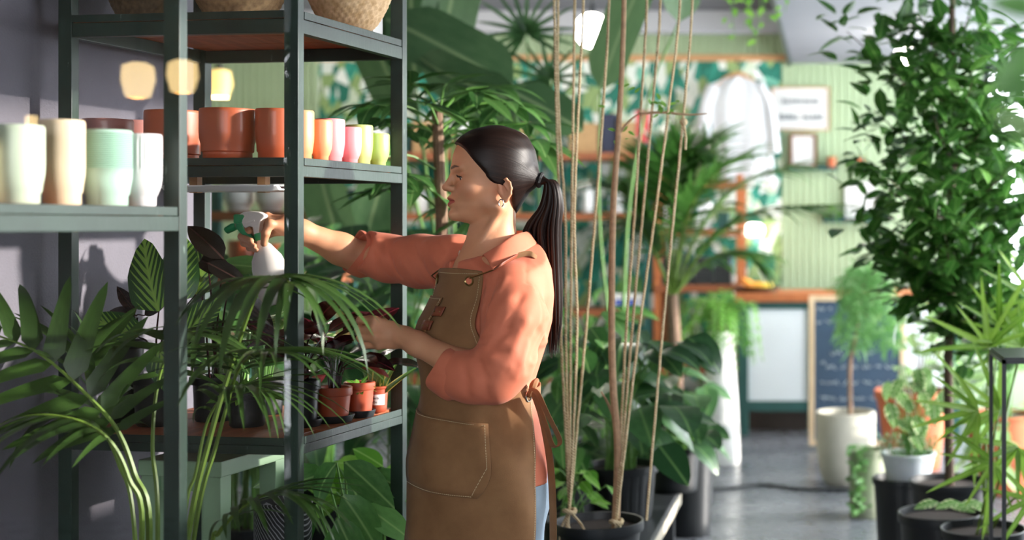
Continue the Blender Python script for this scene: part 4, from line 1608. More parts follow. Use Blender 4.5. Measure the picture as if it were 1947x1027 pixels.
# ------------------------------------------------------------------ leaves
PROF = {
    'ovate': lambda t: math.sin(math.pi * t ** .75) ** .8,
    'broad': lambda t: math.sin(math.pi * t ** .62) ** .62,
    'lance': lambda t: math.sin(math.pi * t ** .85) ** .9,
    'strap': lambda t: min(1, (t / .12)) ** .6 * (1 - t) ** .55 * 1.15,
    'paddle': lambda t: min(1, (t / .18)) ** .55 * min(1, (1 - t) / .22) ** .6,
    'obov': lambda t: math.sin(math.pi * t ** 1.25) ** .8,
}


def leaf_me(key, mat, prof='ovate', w=.45, n=7, fold=.18, droop=.25, wave=0.0, cols=5, twist=0.0, split=0):
    """unit leaf: length 1 along +Y, upper side +Z"""
    v, f, uv = [], [], []
    p = PROF[prof]
    for i in range(n + 1):
        t = i / n
        hw = w / 2 * max(.0, p(min(max(t, .0), 1)))
        if i == 0: hw = max(hw, .008)
        if split and 0 < i < n and i % 2: hw *= (1 - split)
        ang = droop * t * t * 1.0
        y = t * (1 - droop * droop * t * t * .18); z = -droop * t * t * .55
        for j in range(cols):
            s = -1 + 2 * j / (cols - 1)
            zz = z + fold * abs(s) * hw + wave * math.sin(t * 17 + s * 2) * abs(s) * hw
            tw = twist * t
            x_ = s * hw
            v.append((x_ * math.cos(tw), y, zz + x_ * math.sin(tw))); uv.append((.5 + .5 * s * p(min(max(t, 0), 1)), t))
    for i in range(n):
        for j in range(cols - 1):
            a = i * cols + j
            f.append((a, a + 1, a + cols + 1, a + cols))
    me = bpy.data.meshes.new(key)
    me.from_pydata(v, [], f)
    me.materials.append(mat)
    ul = me.uv_layers.new(name='UVMap')
    for lp in me.loops: ul.data[lp.index].uv = uv[lp.vertex_index]
    for q in me.polygons: q.use_smooth = True
    return me


def put_leaf(me, parent, base, d, up=(0, 0, 1), L=.1, wide=1.0, name='leaf'):
    M = Matrix.Translation(Vector(base)) @ frame(d, up) @ Matrix.Diagonal((L * wide, L, L, 1))
    return inst(name, me, parent, M)


class Batch:
    """many small leaves joined into one mesh (too many or too small to pick apart)"""
    def __init__(self): self.v, self.f, self.uv = [], [], []

    def leaf(self, me, base, d, up=(0, 0, 1), L=.1, wide=1.0):
        M = Matrix.Translation(Vector(base)) @ frame(d, up) @ Matrix.Diagonal((L * wide, L, L, 1))
        if not hasattr(self, 'cache'): self.cache = {}
        if me.name not in self.cache:
            n = len(me.vertices); co = np.empty(n * 3); me.vertices.foreach_get('co', co)
            fs = [tuple(p.vertices) for p in me.polygons]
            uvv = [None] * n
            for lp in me.loops: uvv[lp.vertex_index] = tuple(me.uv_layers[0].data[lp.index].uv)
            self.cache[me.name] = (np.c_[co.reshape(-1, 3), np.ones(n)], fs, uvv)
        co, fs, uvv = self.cache[me.name]
        o = len(self.v)
        self.v.extend(map(tuple, (co @ np.array(M).T)[:, :3])); self.f.extend([tuple(i + o for i in q) for q in fs]); self.uv.extend(uvv)

    def build(self, name, mat, parent, kind='stuff'):
        me = bpy.data.meshes.new(name); me.from_pydata(self.v, [], self.f); me.materials.append(mat)
        ul = me.uv_layers.new(name='UVMap')
        for lp in me.loops: ul.data[lp.index].uv = self.uv[lp.vertex_index]
        for q in me.polygons: q.use_smooth = True
        o = link(bpy.data.objects.new(name, me), parent)
        if kind: o['kind'] = kind
        return o


def thin(me_src, k): return me_src


M_PALM = leafmat('palm_leaf', '#2b431d', '#42612a', None, .36, .22)
M_PALMSTEM = simple('palm_stem', '#64802f', .45, .15, 12)
M_DKGREEN = leafmat('deep_green_leaf', '#284a2b', '#456d40', '#678c52', .3, .22)
M_MIDGREEN = leafmat('mid_green_leaf', '#3c6a33', '#62934e', '#8cb06c', .34, .32)
M_BRIGHT = leafmat('bright_green_leaf', '#5f9a35', '#8dc254', '#a9d278', .36, .4)
M_YELLOWG = leafmat('yellow_green_leaf', '#5f8a28', '#84ab40', '#a3c066', .38, .42)
M_BURG = leafmat('burgundy_leaf', '#250f14', '#44131d', '#6b2a33', .22, .12, under='#5c1624')
M_DARKLEAF = leafmat('near_black_leaf', '#15120f', '#261a18', '#46302c', .25, .1, under='#3d1820')
M_CALATHEA = leafmat('patterned_calathea_leaf', '#1f4a1a', '#2c5c22', '#9cc25a', .3, .2, pattern=dict(col='#8bb64c', freq=42, slant=1.2, fall=4.6, w=.9), under='#4a1c2a')
M_VARIEG = leafmat('variegated_leaf', '#4f7f3a', '#75a256', '#d8e2b4', .36, .3, pattern=dict(col='#d9e0b0', freq=30, slant=.5, fall=-6.0, w=-2.2))
M_SANS = leafmat('yellow_edged_leaf', '#46692f', '#63863f', None, .35, .15, pattern=dict(col='#d6c96a', freq=2, slant=.1, fall=-9.0, w=-3.4))
M_PALE = leafmat('pale_green_leaf', '#6f9455', '#9dbd80', '#b8cf9c', .45, .35)
M_FICUS = leafmat('ficus_leaf', '#386628', '#6a9c46', '#7aa35a', .28, .42)
M_STREL = leafmat('broad_paddle_leaf', '#4a6a46', '#67865c', '#93a97c', .34, .25)
M_BARK = simple('grey_brown_bark', '#7d6350', .85, .2, 40, .6)
M_STEM = simple('green_stem', '#5d8a3c', .5, .15, 30)
M_DRYSTEM = simple('dry_vine_bark', '#a88a6c', .85, .2, 60, .6)
M_BLACKPOT = simple('black_plastic', '#1d2023', .42, .08, 15, .05)
M_TERRAPOT = simple('terracotta_plastic', '#a4492e', .45, .06, 15, .05)
M_TERRACLAY = simple('terracotta_clay', '#b4623f', .8, .12, 9, .2)
M_WHITEPOT = simple('white_glazed_pot', '#e6e5e2', .35, .03, 10)
M_CONCRETE = simple('pale_concrete', '#b9b4a6', .8, .1, 7, .3)
M_SAGEPOT = simple('sage_grey_pot', '#8b9078', .75, .1, 7, .2)


def pot(parent, loc, rt, rb, h, mat, rim=.014, rimh=.02, name='pot', soil=True, n=40, ribs=0):
    loc = Vector(loc)
    prof = [(0, 0), (rb - .003, 0), (rb, .004)]
    for i in range(1, 7):
        z = .004 + (h - rimh - .004) * i / 6; prof.append((rb + (rt - rim * .55 - rb) * (z / h), z))
    prof += [(rt - .001, h - rimh + .001), (rt, h - rimh + .004), (rt, h - .002), (rt - .003, h), (rt - .008, h - .001), (rt - .013, h - rimh * 1.2), (rb * .9 + .1 * rt, h * .35), (0, h * .33)]
    fn = (lambda an, r, z: r - (.004 * (math.cos(an * ribs) > .86) if .02 < z < h - rimh - .01 and r > rb * .98 else 0)) if ribs else None
    o = MB().lathe(prof, n if not ribs else ribs * 6, loc, fn).build(name, mat, parent, sharp=45)
    if soil:
        MB().lathe([(0, h - .022), (rt * .5, h - .019), (rt - .014, h - .024), (rt - .016, h - .034), (0, h - .034)], 24, loc).build('soil', M_SOIL, o)
    return o


def saucer(parent, loc, r, mat, h=.016):
    return MB().lathe([(0, 0), (r * .86, 0), (r, h), (r, h + .002), (r - .004, h + .001), (r * .86 - .002, .003), (0, .003)], 36, loc).build('saucer', mat, parent, sharp=40)


def stem(parent, pts, r0, r1, mat, n=16, name='stem', sides=7):
    p = spline(pts, n)
    MB().tube(p, [r0 + (r1 - r0) * i / (n - 1) for i in range(n)], sides).build(name, mat, parent)
    return p


# ------------------------------------------------------------------ feather palms
LEAFLET = [leaf_me('leaflet', M_PALM, 'strap', .115, 8, .25, dr, 0, 3) for dr in (.15, .5, .9, 1.3)]


def frond(parent, pts, nl, Lmax, start=.25, ang=(68, 18), droop=.35, mes=None, wide=1.0, r=(.006, .0018), up=(0, 0, 1), seed=0, hang=0.0, stemmat=None, lname='leaflet', batch=False, ends=.35):
    rr = random.Random(seed)
    mes = mes or LEAFLET
    c = spline(pts, 40)
    fr = MB().tube(c, [r[0] + (r[1] - r[0]) * i / 39 for i in range(40)], 6).build('frond', stemmat or M_PALMSTEM, parent)
    B = Batch() if batch else None
    for i in range(nl):
        t = start + (1 - start) * (i + .5) / nl
        k = min(38, int(t * 39)); p = c[k].lerp(c[k + 1], t * 39 - k); T_ = (c[k + 1] - c[k]).normalized()
        S_ = T_.cross(Vector(up))
        if S_.length < .1: S_ = T_.cross(Vector((0, 1, .2)))
        S_.normalize(); N_ = S_.cross(T_)
        q = (t - start) / (1 - start)
        a = math.radians(ang[0] + (ang[1] - ang[0]) * q)
        Lf = Lmax * (ends + (1 - ends) * math.sin(math.pi * (q * .82 + .12))) * rr.uniform(.9, 1.08)
        for s in (1, -1):
            a2 = a * rr.uniform(.9, 1.1)
            d = T_ * math.cos(a2) + S_ * s * math.sin(a2) + N_ * .25 + Vector((0, 0, -hang * rr.uniform(.7, 1.3)))
            me = mes[min(len(mes) - 1, max(0, int(round(droop * (len(mes) - 1) + rr.uniform(-.6, .6)))))]
            if B: B.leaf(me, p, d, N_ * .8 + Vector((0, 0, .6)), Lf, wide)
            else: put_leaf(me, fr, p, d, N_ * .8 + Vector((0, 0, .6)), Lf, wide * rr.uniform(.85, 1.15), lname)
    if B: B.build('leaflets', mes[0].materials[0], fr)
    return fr


kp_base = T(-.20, -.21, 0)
kp = empty('kentia_palm', kp_base, 'arching dark green palm in front of the shelves, fronds over the posts', 'palm')
pot(kp, kp_base, .15, .11, .26, M_BLACKPOT)
soil_c = kp_base + Vector((0, 0, .24))
B0 = lambda dx, dy: soil_c + Vector((dx, dy, 0))
# main frond: rises in front of the shelf and bows over towards the viewer, leaflets fanning left, right and down
frond(kp, [B0(.02, 0), P(357, 1020, 3.02), P(400, 830, 3.03), P(441, 690, 3.04), P(472, 598, 3.03), P(493, 548, 2.99), P(512, 529, 2.93), P(535, 527, 2.86), P(556, 541, 2.79)], 10, .285, .60, (72, 14), .8, wide=.85, r=(.0075, .002), seed=1, hang=.22)
frond(kp, [B0(.03, .02), P(372, 1000, 3.07), P(410, 850, 3.09), P(432, 770, 3.09), P(448, 715, 3.06), P(468, 685, 3.01), P(492, 672, 2.95), P(520, 672, 2.89)], 9, .30, .58, (68, 14), .45, wide=.62, r=(.006, .0018), seed=2, hang=.12)
# left fronds with broad leaflets
frond(kp, [B0(-.03, 0), P(284, 1020, 2.98), P(255, 900, 2.98), P(225, 822, 2.98), P(177, 763, 2.97), P(77, 674, 2.95), P(-20, 632, 2.93)], 9, .215, .48, (82, 40), .35, wide=1.55, r=(.0085, .002), seed=3, hang=.0, up=(0, -.75, .65))
frond(kp, [B0(-.04, -.02), P(270, 1020, 2.95), P(245, 910, 2.93), P(210, 840, 2.91), P(150, 800, 2.89), P(60, 790, 2.87), P(-30, 820, 2.86)], 10, .22, .50, (60, 25), .6, wide=.95, r=(.007, .002), seed=4, hang=.35)
frond(kp, [B0(.0, .03), P(300, 1000, 3.05), P(290, 850, 3.08), P(300, 730, 3.10), P(325, 660, 3.08), P(350, 630, 3.03), P(380, 640, 2.97)], 9, .25, .50, (75, 20), .6, wide=1.0, r=(.006, .002), seed=5, hang=.15)
frond(kp, [B0(-.02, .04), P(255, 1000, 3.08), P(225, 880, 3.10), P(190, 800, 3.12), P(165, 720, 3.12), P(160, 670, 3.10)], 8, .25, .50, (75, 25), .45, wide=1.15, r=(.006, .002), seed=9, hang=.05)
# low front frond to the right
frond(kp, [B0(.05, -.03), P(396, 1060, 2.98), P(415, 1015, 2.97), P(445, 980, 2.96), P(480, 952, 2.95), P(525, 938, 2.94), P(580, 945, 2.93)], 11, .22, .42, (60, 12), .6, wide=.8, r=(.006, .0018), seed=6, hang=.2)
frond(kp, [B0(.04, .03), P(350, 1000, 3.04), P(372, 900, 3.05), P(395, 800, 3.06), P(430, 750, 3.05), P(470, 735, 3.02), P(510, 745, 2.98)], 9, .25, .52, (60, 12), .6, wide=.55, r=(.005, .0016), seed=8, hang=.2)

# ------------------------------------------------------------------ plants on the low shelf
ZL = Z_LOW + .0005
LF = {k: [leaf_me('leaf', m, pr, w, n_, fo_, dr, wv, 5) for dr in drs] for k, m, pr, w, n_, fo_, drs, wv in [
    ('burg', M_BURG, 'ovate', .5, 8, .15, (.2, .5, .8), .05), ('dark', M_DARKLEAF, 'ovate', .42, 8, .2, (.2, .5), .05), ('cala', M_CALATHEA, 'broad', .62, 9, .12, (.15, .4), .04),
    ('mid', M_MIDGREEN, 'ovate', .48, 7, .15, (.2, .5, .8), .03), ('deep', M_DKGREEN, 'broad', .6, 8, .15, (.2, .5, .8), .05), ('bright', M_BRIGHT, 'ovate', .5, 7, .15, (.2, .5), .03),
    ('vari', M_VARIEG, 'ovate', .55, 7, .15, (.2, .5, .8), .05), ('sans', M_SANS, 'strap', .16, 8, .35, (.1, .6), .0), ('ficus', M_FICUS, 'ovate', .5, 5, .18, (.2, .5), .0),
    ('lance', M_MIDGREEN, 'lance', .30, 7, .2, (.3, .7), .03), ('pale', M_PALE, 'ovate', .5, 6, .15, (.3, .6), .0), ('strel', M_STREL, 'paddle', .40, 10, .16, (.25, .6), .03)]}


def clump(name, label, cat, loc, nl, L, key, spread=(20, 75), hgt=.6, potargs=None, seed=0, stemmat=None, group=None, az=None, sr=.0022, sauce=None, wide=1.0, lift=0.0):
    """rosette of stalked leaves rising from a pot; potargs = (rt, rb, h, mat)"""
    rr = random.Random(seed)
    o = empty(name, loc, label, cat, group)
    loc = Vector(loc); b = loc.copy()
    if sauce: saucer(o, loc, sauce[0], sauce[1]); b = b + Vector((0, 0, .004))
    if potargs:
        pot(o, b, *potargs); b = b + Vector((0, 0, potargs[2] - .025))
    for i in range(nl):
        a = (2 * math.pi * i / nl * 1.618 * 2 + rr.uniform(-.3, .3)) if az is None else math.radians(rr.uniform(*az))
        e = math.radians(90 - rr.uniform(*spread))
        Ls = L * hgt * rr.uniform(.6, 1.2)
        d = dirv(a, e)
        tip = b + d * Ls + Vector((0, 0, lift * rr.random()))
        mid = b + Vector((0, 0, Ls * .55)) + d * Ls * .3
        stem(o, [b + Vector((d.x, d.y, 0)) * .012, mid, tip], sr, sr * .6, stemmat or M_STEM, 8, 'stalk', 5)
        me = rr.choice(LF[key])
        put_leaf(me, o, tip, Vector((d.x, d.y, d.z * .3 + rr.uniform(-.25, .35))), (rr.uniform(-.4, .4), rr.uniform(-.8, .1), 1), L * rr.uniform(.75, 1.15), wide * rr.uniform(.9, 1.1))
    return o


def at(u, y, z): p = P(u, 430, y); p.z = z; return p


# labelled pot with striped upright leaves
def sansevieria():
    loc = at(716, 3.655, ZL)
    o = empty('snake_plant', loc, 'small yellow-edged snake plant in labelled terracotta pot', 'plant', 'pot plants on the low shelf')
    h, rt, rb = .068, .0305, .0245
    pot(o, loc, rt, rb, h, M_TERRAPOT, .003, .008)
    b = loc + Vector((0, 0, h - .02))
    for (du, dv, L, w, m) in [(-12, -60, .085, 1.5, 0), (2, -70, .10, 1.5, 0), (14, -58, .085, 1.4, 0), (56, -50, .115, .8, 1), (30, -66, .095, 1.0, 1), (-22, -50, .07, 1.2, 0), (8, -45, .06, 1.5, 0)]:
        d = Vector((du * .0013, -.006, -dv * .0013)).normalized()
        put_leaf(LF['sans'][m], o, b + Vector((du * .0003, random.uniform(-.008, .008), 0)), d, (0, -1, .25), L, w)
    # paper label: curved strip and its lettering
    lab = MB(); n = 16; ang = [math.radians(-168 + 142 * i / n) for i in range(n + 1)]
    zc = loc.z + .034
    rad = lambda z: rb + (rt - .0018 - rb) * ((z - loc.z) / h) + .0009
    vs = [(loc.x + rad(z) * math.cos(a), loc.y + rad(z) * math.sin(a), z) for z in (zc - .0135, zc + .0135) for a in ang]
    lab.add(vs, [(i, i + 1, n + 2 + i, n + 1 + i) for i in range(n)])
    lo = lab.build('paper_label', simple('label_paper', '#e9e7e6', .8, .02), o)
    for txt, dz in (('Sansevieria', .0045), ('Superba', -.0055)):
        cu = bpy.data.curves.new('lettering', 'FONT'); cu.body = txt; cu.size = .0088; cu.align_x = 'CENTER'; cu.align_y = 'CENTER'; cu.offset = .00012
        tmp = bpy.data.objects.new('tmp', cu); COL.objects.link(tmp)
        dg = bpy.context.evaluated_depsgraph_get(); me = bpy.data.meshes.new_from_object(tmp.evaluated_get(dg))
        bpy.data.objects.remove(tmp)
        a0 = math.radians(-97)
        for v in me.vertices:
            z = zc + dz + v.co.y; a = a0 + v.co.x / rt
            r_ = rad(z) + .0005
            v.co = (loc.x + r_ * math.cos(a), loc.y + r_ * math.sin(a), z)
        me.name = 'lettering'; me.materials.clear(); me.materials.append(simple('print_ink', '#3a3a3c', .8))
        link(bpy.data.objects.new('lettering', me), lo)


sansevieria()
G3 = 'pot plants on the low shelf'
clump('baby_tears_plant', 'tiny leaved green plant in terracotta pot next to the labelled one', 'plant', at(683, 3.565, ZL), 26, .026, 'bright', (10, 80), .7, (.0385, .029, .084, M_TERRAPOT, .004, .02), 11, group=G3, sauce=(.040, M_BLACKPOT), sr=.0009)
clump('burgundy_calathea', 'burgundy leaved plant in terracotta pot under her near hand', 'plant', at(634, 3.475, ZL), 17, .125, 'burg', (15, 70), .95, (.0445, .034, .082, M_TERRAPOT, .004, .022), 12, M_BURG, G3, sauce=(.050, M_BLACKPOT), lift=.05)
clump('burgundy_calathea', 'dark red plant in tall black pot just right of the front post', 'plant', at(577, 3.40, ZL), 12, .12, 'burg', (10, 60), .9, (.039, .030, .108, M_BLACKPOT, .004, .026), 13, M_BURG, G3, sauce=(.045, M_BLACKPOT), lift=.05)
clump('peperomia', 'bright green rounded plant in black pot behind the palm stem', 'plant', at(470, 3.40, ZL), 26, .05, 'bright', (15, 85), .8, (.05, .04, .085, M_BLACKPOT), 17, group=G3)
clump('peperomia', 'green leaved plant in brown pot in the middle of the low shelf', 'plant', at(437, 3.60, ZL), 16, .10, 'mid', (15, 75), .9, (.05, .04, .09, M_TERRAPOT), 18, group=G3, lift=.08)
clump('fittonia', 'pale veined plant below the spray bottle behind the front post', 'plant', at(505, 3.62, ZL), 14, .11, 'vari', (10, 70), 1.2, (.05, .04, .09, M_BLACKPOT), 19, group=G3, lift=.12)

# ------------------------------------------------------------------ under the low shelf
def plant_stand():
    M_LG = simple('light_green_paint', '#8fae8c', .5, .06, 10, .1)
    o = empty('plant_stand', T(-.30, .30, 0), 'light green wooden stand under the low shelf behind the palm', 'stand')
    a0, a1, d0, d1, zt = -.44, -.235, .13, .42, .862
    for a in (a0, a1 - .045):
        for d in (d0, d1 - .045): tbox(a, a + .045, d, d + .045, 0, zt - .038, 'leg', M_LG, o, .002)
    tbox(a0 - .005, a1 + .005, d0 - .005, d1 + .005, zt - .038, zt, 'top', M_LG, o, .003)
    tbox(a0 + .045, a1 - .045, d0 + .01, d0 + .03, zt - .075, zt - .038, 'apron_rail', M_LG, o, .002)


plant_stand()


def tall_pot_plant(name, label, u, y, poth, r, potm, leaves, key, seed, group=None, z=0.0, stemm=None, sr=.0045):
    """tall planter with big stalked leaves placed one by one: (u, v, y of blade base, du, dv direction, length, which)"""
    loc = at(u, y, z)
    o = empty(name, loc, label, 'plant', group)
    pot(o, loc, r, r * .78, poth, potm)
    b = loc + Vector((0, 0, poth - .03))
    for (lu, lv, ly, du, dv, dy, L, wd, up) in leaves:
        tip = P(lu, lv, ly)
        st = b + Vector((random.uniform(-.3, .3) * r, random.uniform(-.3, .3) * r, 0))
        stem(o, [st, st.lerp(tip, .5) + Vector((0, 0, .04)), tip], sr, sr * .6, stemm or M_STEM, 10, 'stalk', 6)
        d = Vector((du, dy, -dv)).normalized()
        put_leaf(random.choice(LF[key]), o, tip, d, up, L, wd)
    return o


FC = (.1, -1, .25)
tall_pot_plant('calathea', 'calathea with feather patterned round leaves beside the near post', 300, 3.42, .12, .062, M_BLACKPOT, [
    (302, 592, 3.36, -42, -120, -.0, .185, 1.0, (-.2, -1, .1)), (330, 575, 3.40, 18, -110, 0, .16, 1.0, (.3, -1, .1)), (345, 640, 3.36, 60, -60, -.3, .13, 1.0, FC), (262, 640, 3.38, -50, -20, -.3, .13, 1.0, FC), (300, 660, 3.33, 20, 50, -.6, .13, 1.0, (0, -.9, .5)), (372, 560, 3.46, 30, -100, 0, .14, .9, (.3, -1, .1))], 'cala', 5, G3, ZL, M_BURG, .003)
tall_pot_plant('burgundy_calathea', 'plant with large near black leaves left of the spray nozzle', 408, 3.50, .11, .058, M_BLACKPOT, [
    (425, 492, 3.46, -70, -72, -.2, .135, 1.1, (.3, -1, .5)), (395, 500, 3.44, 60, 30, -.3, .11, 1.0, (.2, -1, .6)), (440, 520, 3.45, -60, -30, -.3, .12, 1.0, (.1, -1, .6)), (380, 540, 3.47, -40, -60, 0, .11, 1.0, FC), (450, 560, 3.42, 50, 40, -.3, .12, 1.0, (.1, -.9, .6)), (390, 600, 3.42, -50, 50, -.3, .12, 1.0, FC)], 'dark', 6, G3, ZL, M_BURG, .003)
tall_pot_plant('rubber_plant', 'small plant with dark leathery leaves in a black pot by the wall', 240, 3.47, .20, .047, M_BLACKPOT, [
    (256, 590, 3.43, -48, -62, 0, .075, 1.0, FC), (258, 600, 3.42, -66, -20, 0, .075, 1.0, (.1, -1, .6)), (268, 580, 3.44, 10, -70, 0, .08, 1.0, FC), (262, 605, 3.42, -20, 30, -.2, .06, 1.0, FC), (275, 600, 3.44, 50, -40, 0, .07, 1.0, FC)], 'dark', 7, G3, ZL, M_BURG, .0025)
tall_pot_plant('peace_lily', 'plant with one big green leaf behind the spray bottle', 462, 3.56, .085, .05, M_BLACKPOT, [
    (505, 510, 3.62, -90, -12, 0, .135, .9, (0, -1, .7)), (480, 560, 3.60, -60, -60, 0, .13, .9, FC), (440, 640, 3.56, -40, -20, -.2, .12, .9, FC), (500, 600, 3.52, 40, -60, 0, .12, .9, FC)], 'mid', 8, G3, ZL)
tall_pot_plant('philodendron', 'big leaved green plant under the low shelf beside the apron', 668, 3.62, .42, .10, M_BLACKPOT, [
    (655, 878, 3.50, 70, 60, -.2, .17, 1.0, (.5, -.9, .6)), (640, 880, 3.58, -60, 70, -.1, .16, 1.0, (-.3, -.9, .5)), (660, 900, 3.66, 40, 90, 0, .19, .9, (.4, -.8, .4)), (620, 900, 3.62, -80, 20, 0, .20, 1.0, (0, -.8, .8)),
    (650, 940, 3.52, 60, 80, -.2, .20, .9, (.3, -.9, .5)), (600, 960, 3.56, -50, 90, 0, .18, 1.0, (-.3, -.9, .5)), (690, 960, 3.58, 60, 40, 0, .17, .9, (.2, -.8, .8)), (640, 985, 3.50, 30, 60, -.4, .18, .9, (.2, -.9, .6)), (700, 900, 3.74, 80, 30, 0, .18, .9, (.2, -.8, .8)), (670, 1000, 3.55, -60, 60, 0, .18, .9, (.1, -.8, .6)), (590, 890, 3.72, -70, 10, 0, .18, .9, (0, -.8, .8))], 'mid', 1)
tall_pot_plant('philodendron', 'yellow green leaved plant behind the tower, low between the posts', 700, 4.15, .45, .14, M_BLACKPOT, [
    (640 + 22 * (i % 6), 880 + 28 * (i // 6) + 7 * (i % 3), 4.1 + .03 * (i % 4), random.uniform(-60, 60), random.uniform(-20, 60), -.3, .11, 1.0, (random.uniform(-.4, .4), -.9, .7)) for i in range(24)], 'bright', 2)
# patterned planter standing on the floor under the shelf
pp = empty('patterned_planter', at(538, 3.50, 0), 'black planter with white fern print under the low shelf', 'planter')
def fern_print():
    t = NT('fern_print')
    tc = t.n('ShaderNodeTexCoord'); mp = t.n('ShaderNodeMapping'); mp.inputs['Rotation'].default_value = (0, .6, .3); t.l(tc.outputs['Object'], mp.inputs[0])
    wv = t.n('ShaderNodeTexWave'); wv.inputs['Scale'].default_value = 42; wv.inputs['Distortion'].default_value = 2.5; wv.inputs['Detail Scale'].default_value = .6
    t.l(mp.outputs[0], wv.inputs[0])
    t.l(t.ramp(wv.outputs[1], [(.72, '#17181c'), (.84, '#8f9094')]), t.b.inputs['Base Color']); t.set(Roughness=.6)
    return t.m
pot(pp, at(538, 3.50, 0), .07, .06, .745, fern_print(), .003, .012)
# ------------------------------------------------------------------ umbrella tree behind the shelf
def schefflera():
    loc = at(838, 4.45, 0)
    o = empty('umbrella_tree', loc, 'umbrella tree with bare brown trunk right behind the woman and shelf', 'tree')
    pot(o, loc, .115, .09, .30, M_BLACKPOT)
    stem(o, [loc + Vector((0, 0, .28)), P(848, 800, 4.46), P(836, 560, 4.45), P(840, 430, 4.45), P(836, 330, 4.45), P(831, 205, 4.45)], .024, .017, M_BARK, 20, 'trunk', 10)
    me = [leaf_me('leaflet', M_MIDGREEN, 'lance', .34, 7, .15, d, .03, 5) for d in (.35, .7)]
    rr = random.Random(21)
    hubs = [(905, 175), (960, 195), (1000, 235), (870, 190), (800, 195), (755, 185), (735, 225), (775, 250), (815, 240), (900, 225), (945, 230), (760, 330), (790, 345), (735, 360), (715, 200), (850, 160), (1010, 265), (720, 300), (890, 260), (868, 390), (905, 410), (780, 160), (930, 165), (700, 250)]
    for i, (u, v) in enumerate(hubs):
        y = 4.45 + rr.uniform(-.22, .3)
        hub = P(u, v, y); src = P(836, min(400, max(215, v + rr.uniform(0, 60))), 4.45)
        pt = stem(o, [src, src.lerp(hub, .5) + Vector((0, 0, .03)), hub], .0045, .0025, M_STEM, 8, 'petiole', 5)
        pe = o.children[-1] if False else bpy.data.objects[W_last()]
        out = (hub - src).normalized()
        n = rr.choice((6, 7, 8))
        L = rr.uniform(.15, .20)
        for k in range(n):
            a = 2 * math.pi * k / n + rr.uniform(-.2, .2)
            d = Vector((math.cos(a), math.sin(a), rr.uniform(-.45, -.02))) + out * .55
            put_leaf(rr.choice(me), pe, hub, d, (0, 0, 1), L * rr.uniform(.75, 1.1), rr.uniform(.9, 1.15), 'leaflet')


def W_last(): return list(W.keys())[-1]


schefflera()

# ------------------------------------------------------------------ big paddle leaved plants
def paddles(name, label, loc, leaves, potr=.2, poth=.4, mat=M_BLACKPOT, base_sp=.08, key='strel', r=.011, stemm=None):
    loc = Vector(loc)
    o = empty(name, loc, label, 'plant')
    pot(o, loc, potr, potr * .78, poth, mat)
    b = loc + Vector((0, 0, poth - .04))
    for (pts, d, L, wd, up, k) in leaves:
        st = b + Vector((random.uniform(-base_sp, base_sp), random.uniform(-base_sp, base_sp), 0))
        pp_ = [P(*q) for q in pts]
        stem(o, [st] + pp_, r, r * .45, stemm or M_STEM, 18, 'petiole', 7)
        put_leaf(LF[key][k], o, pp_[-1], Vector(d), up, L, wd)
    return o


paddles('strelitzia', 'huge paddle leaves spreading above the umbrella tree at the ceiling', at(905, 6.3, 0), [
    ([(930, 700, 6.2), (940, 330, 6.1), (975, 165, 6.0)], (-1.0, -.1, .62), .62, 1.15, (.1, -1, .55), 0),
    ([(900, 700, 6.2), (965, 300, 6.05), (985, 190, 5.9)], (-.9, -.2, .2), .46, 1.2, (.0, -.9, -.6), 1),
    ([(910, 600, 6.2), (985, 330, 6.0), (975, 175, 5.9)], (.75, -.3, -.35), .36, 1.3, (.2, -1, .5), 0),
    ([(860, 600, 6.3), (845, 250, 6.2), (835, 110, 6.2)], (.25, -.1, 1), .5, 1.2, (.4, -1, 0), 0),
    ([(850, 600, 6.3), (800, 250, 6.2), (790, 150, 6.2)], (-.1, 0, 1), .62, 1.2, (-.3, -1, 0), 0),
    ([(850, 600, 6.3), (770, 300, 6.3), (770, 210, 6.3)], (-.4, -.2, .9), .5, 1.1, (-.2, -1, 0), 0),
    ([(870, 600, 6.3), (860, 300, 6.4), (880, 220, 6.5)], (.9, -.1, .25), .5, 1.1, (0, -1, .6), 1),
    ([(850, 700, 6.3), (700, 560, 6.3), (660, 500, 6.3)], (-.3, -.2, 1), .5, 1.1, (-.2, -1, 0), 0),
    ([(850, 700, 6.3), (720, 540, 6.4), (690, 480, 6.4)], (.3, -.2, 1), .45, 1.1, (.2, -1, 0), 1),
], .22, .42)
paddles('strelitzia', 'tall pale stalked strelitzia behind the hanging ropes', at(1180, 6.45, 0), [
    ([(1170, 700, 6.4), (1140, 430, 6.4), (1142, 170, 6.4)], (.35, -.2, 1), .60, .85, (-.3, -1, .2), 0),
    ([(1180, 700, 6.45), (1195, 400, 6.45), (1235, 180, 6.45), (1290, 42, 6.45)], (.1, -.1, 1), .46, 1.0, (.5, -1, 0), 0),
], .19, .4)
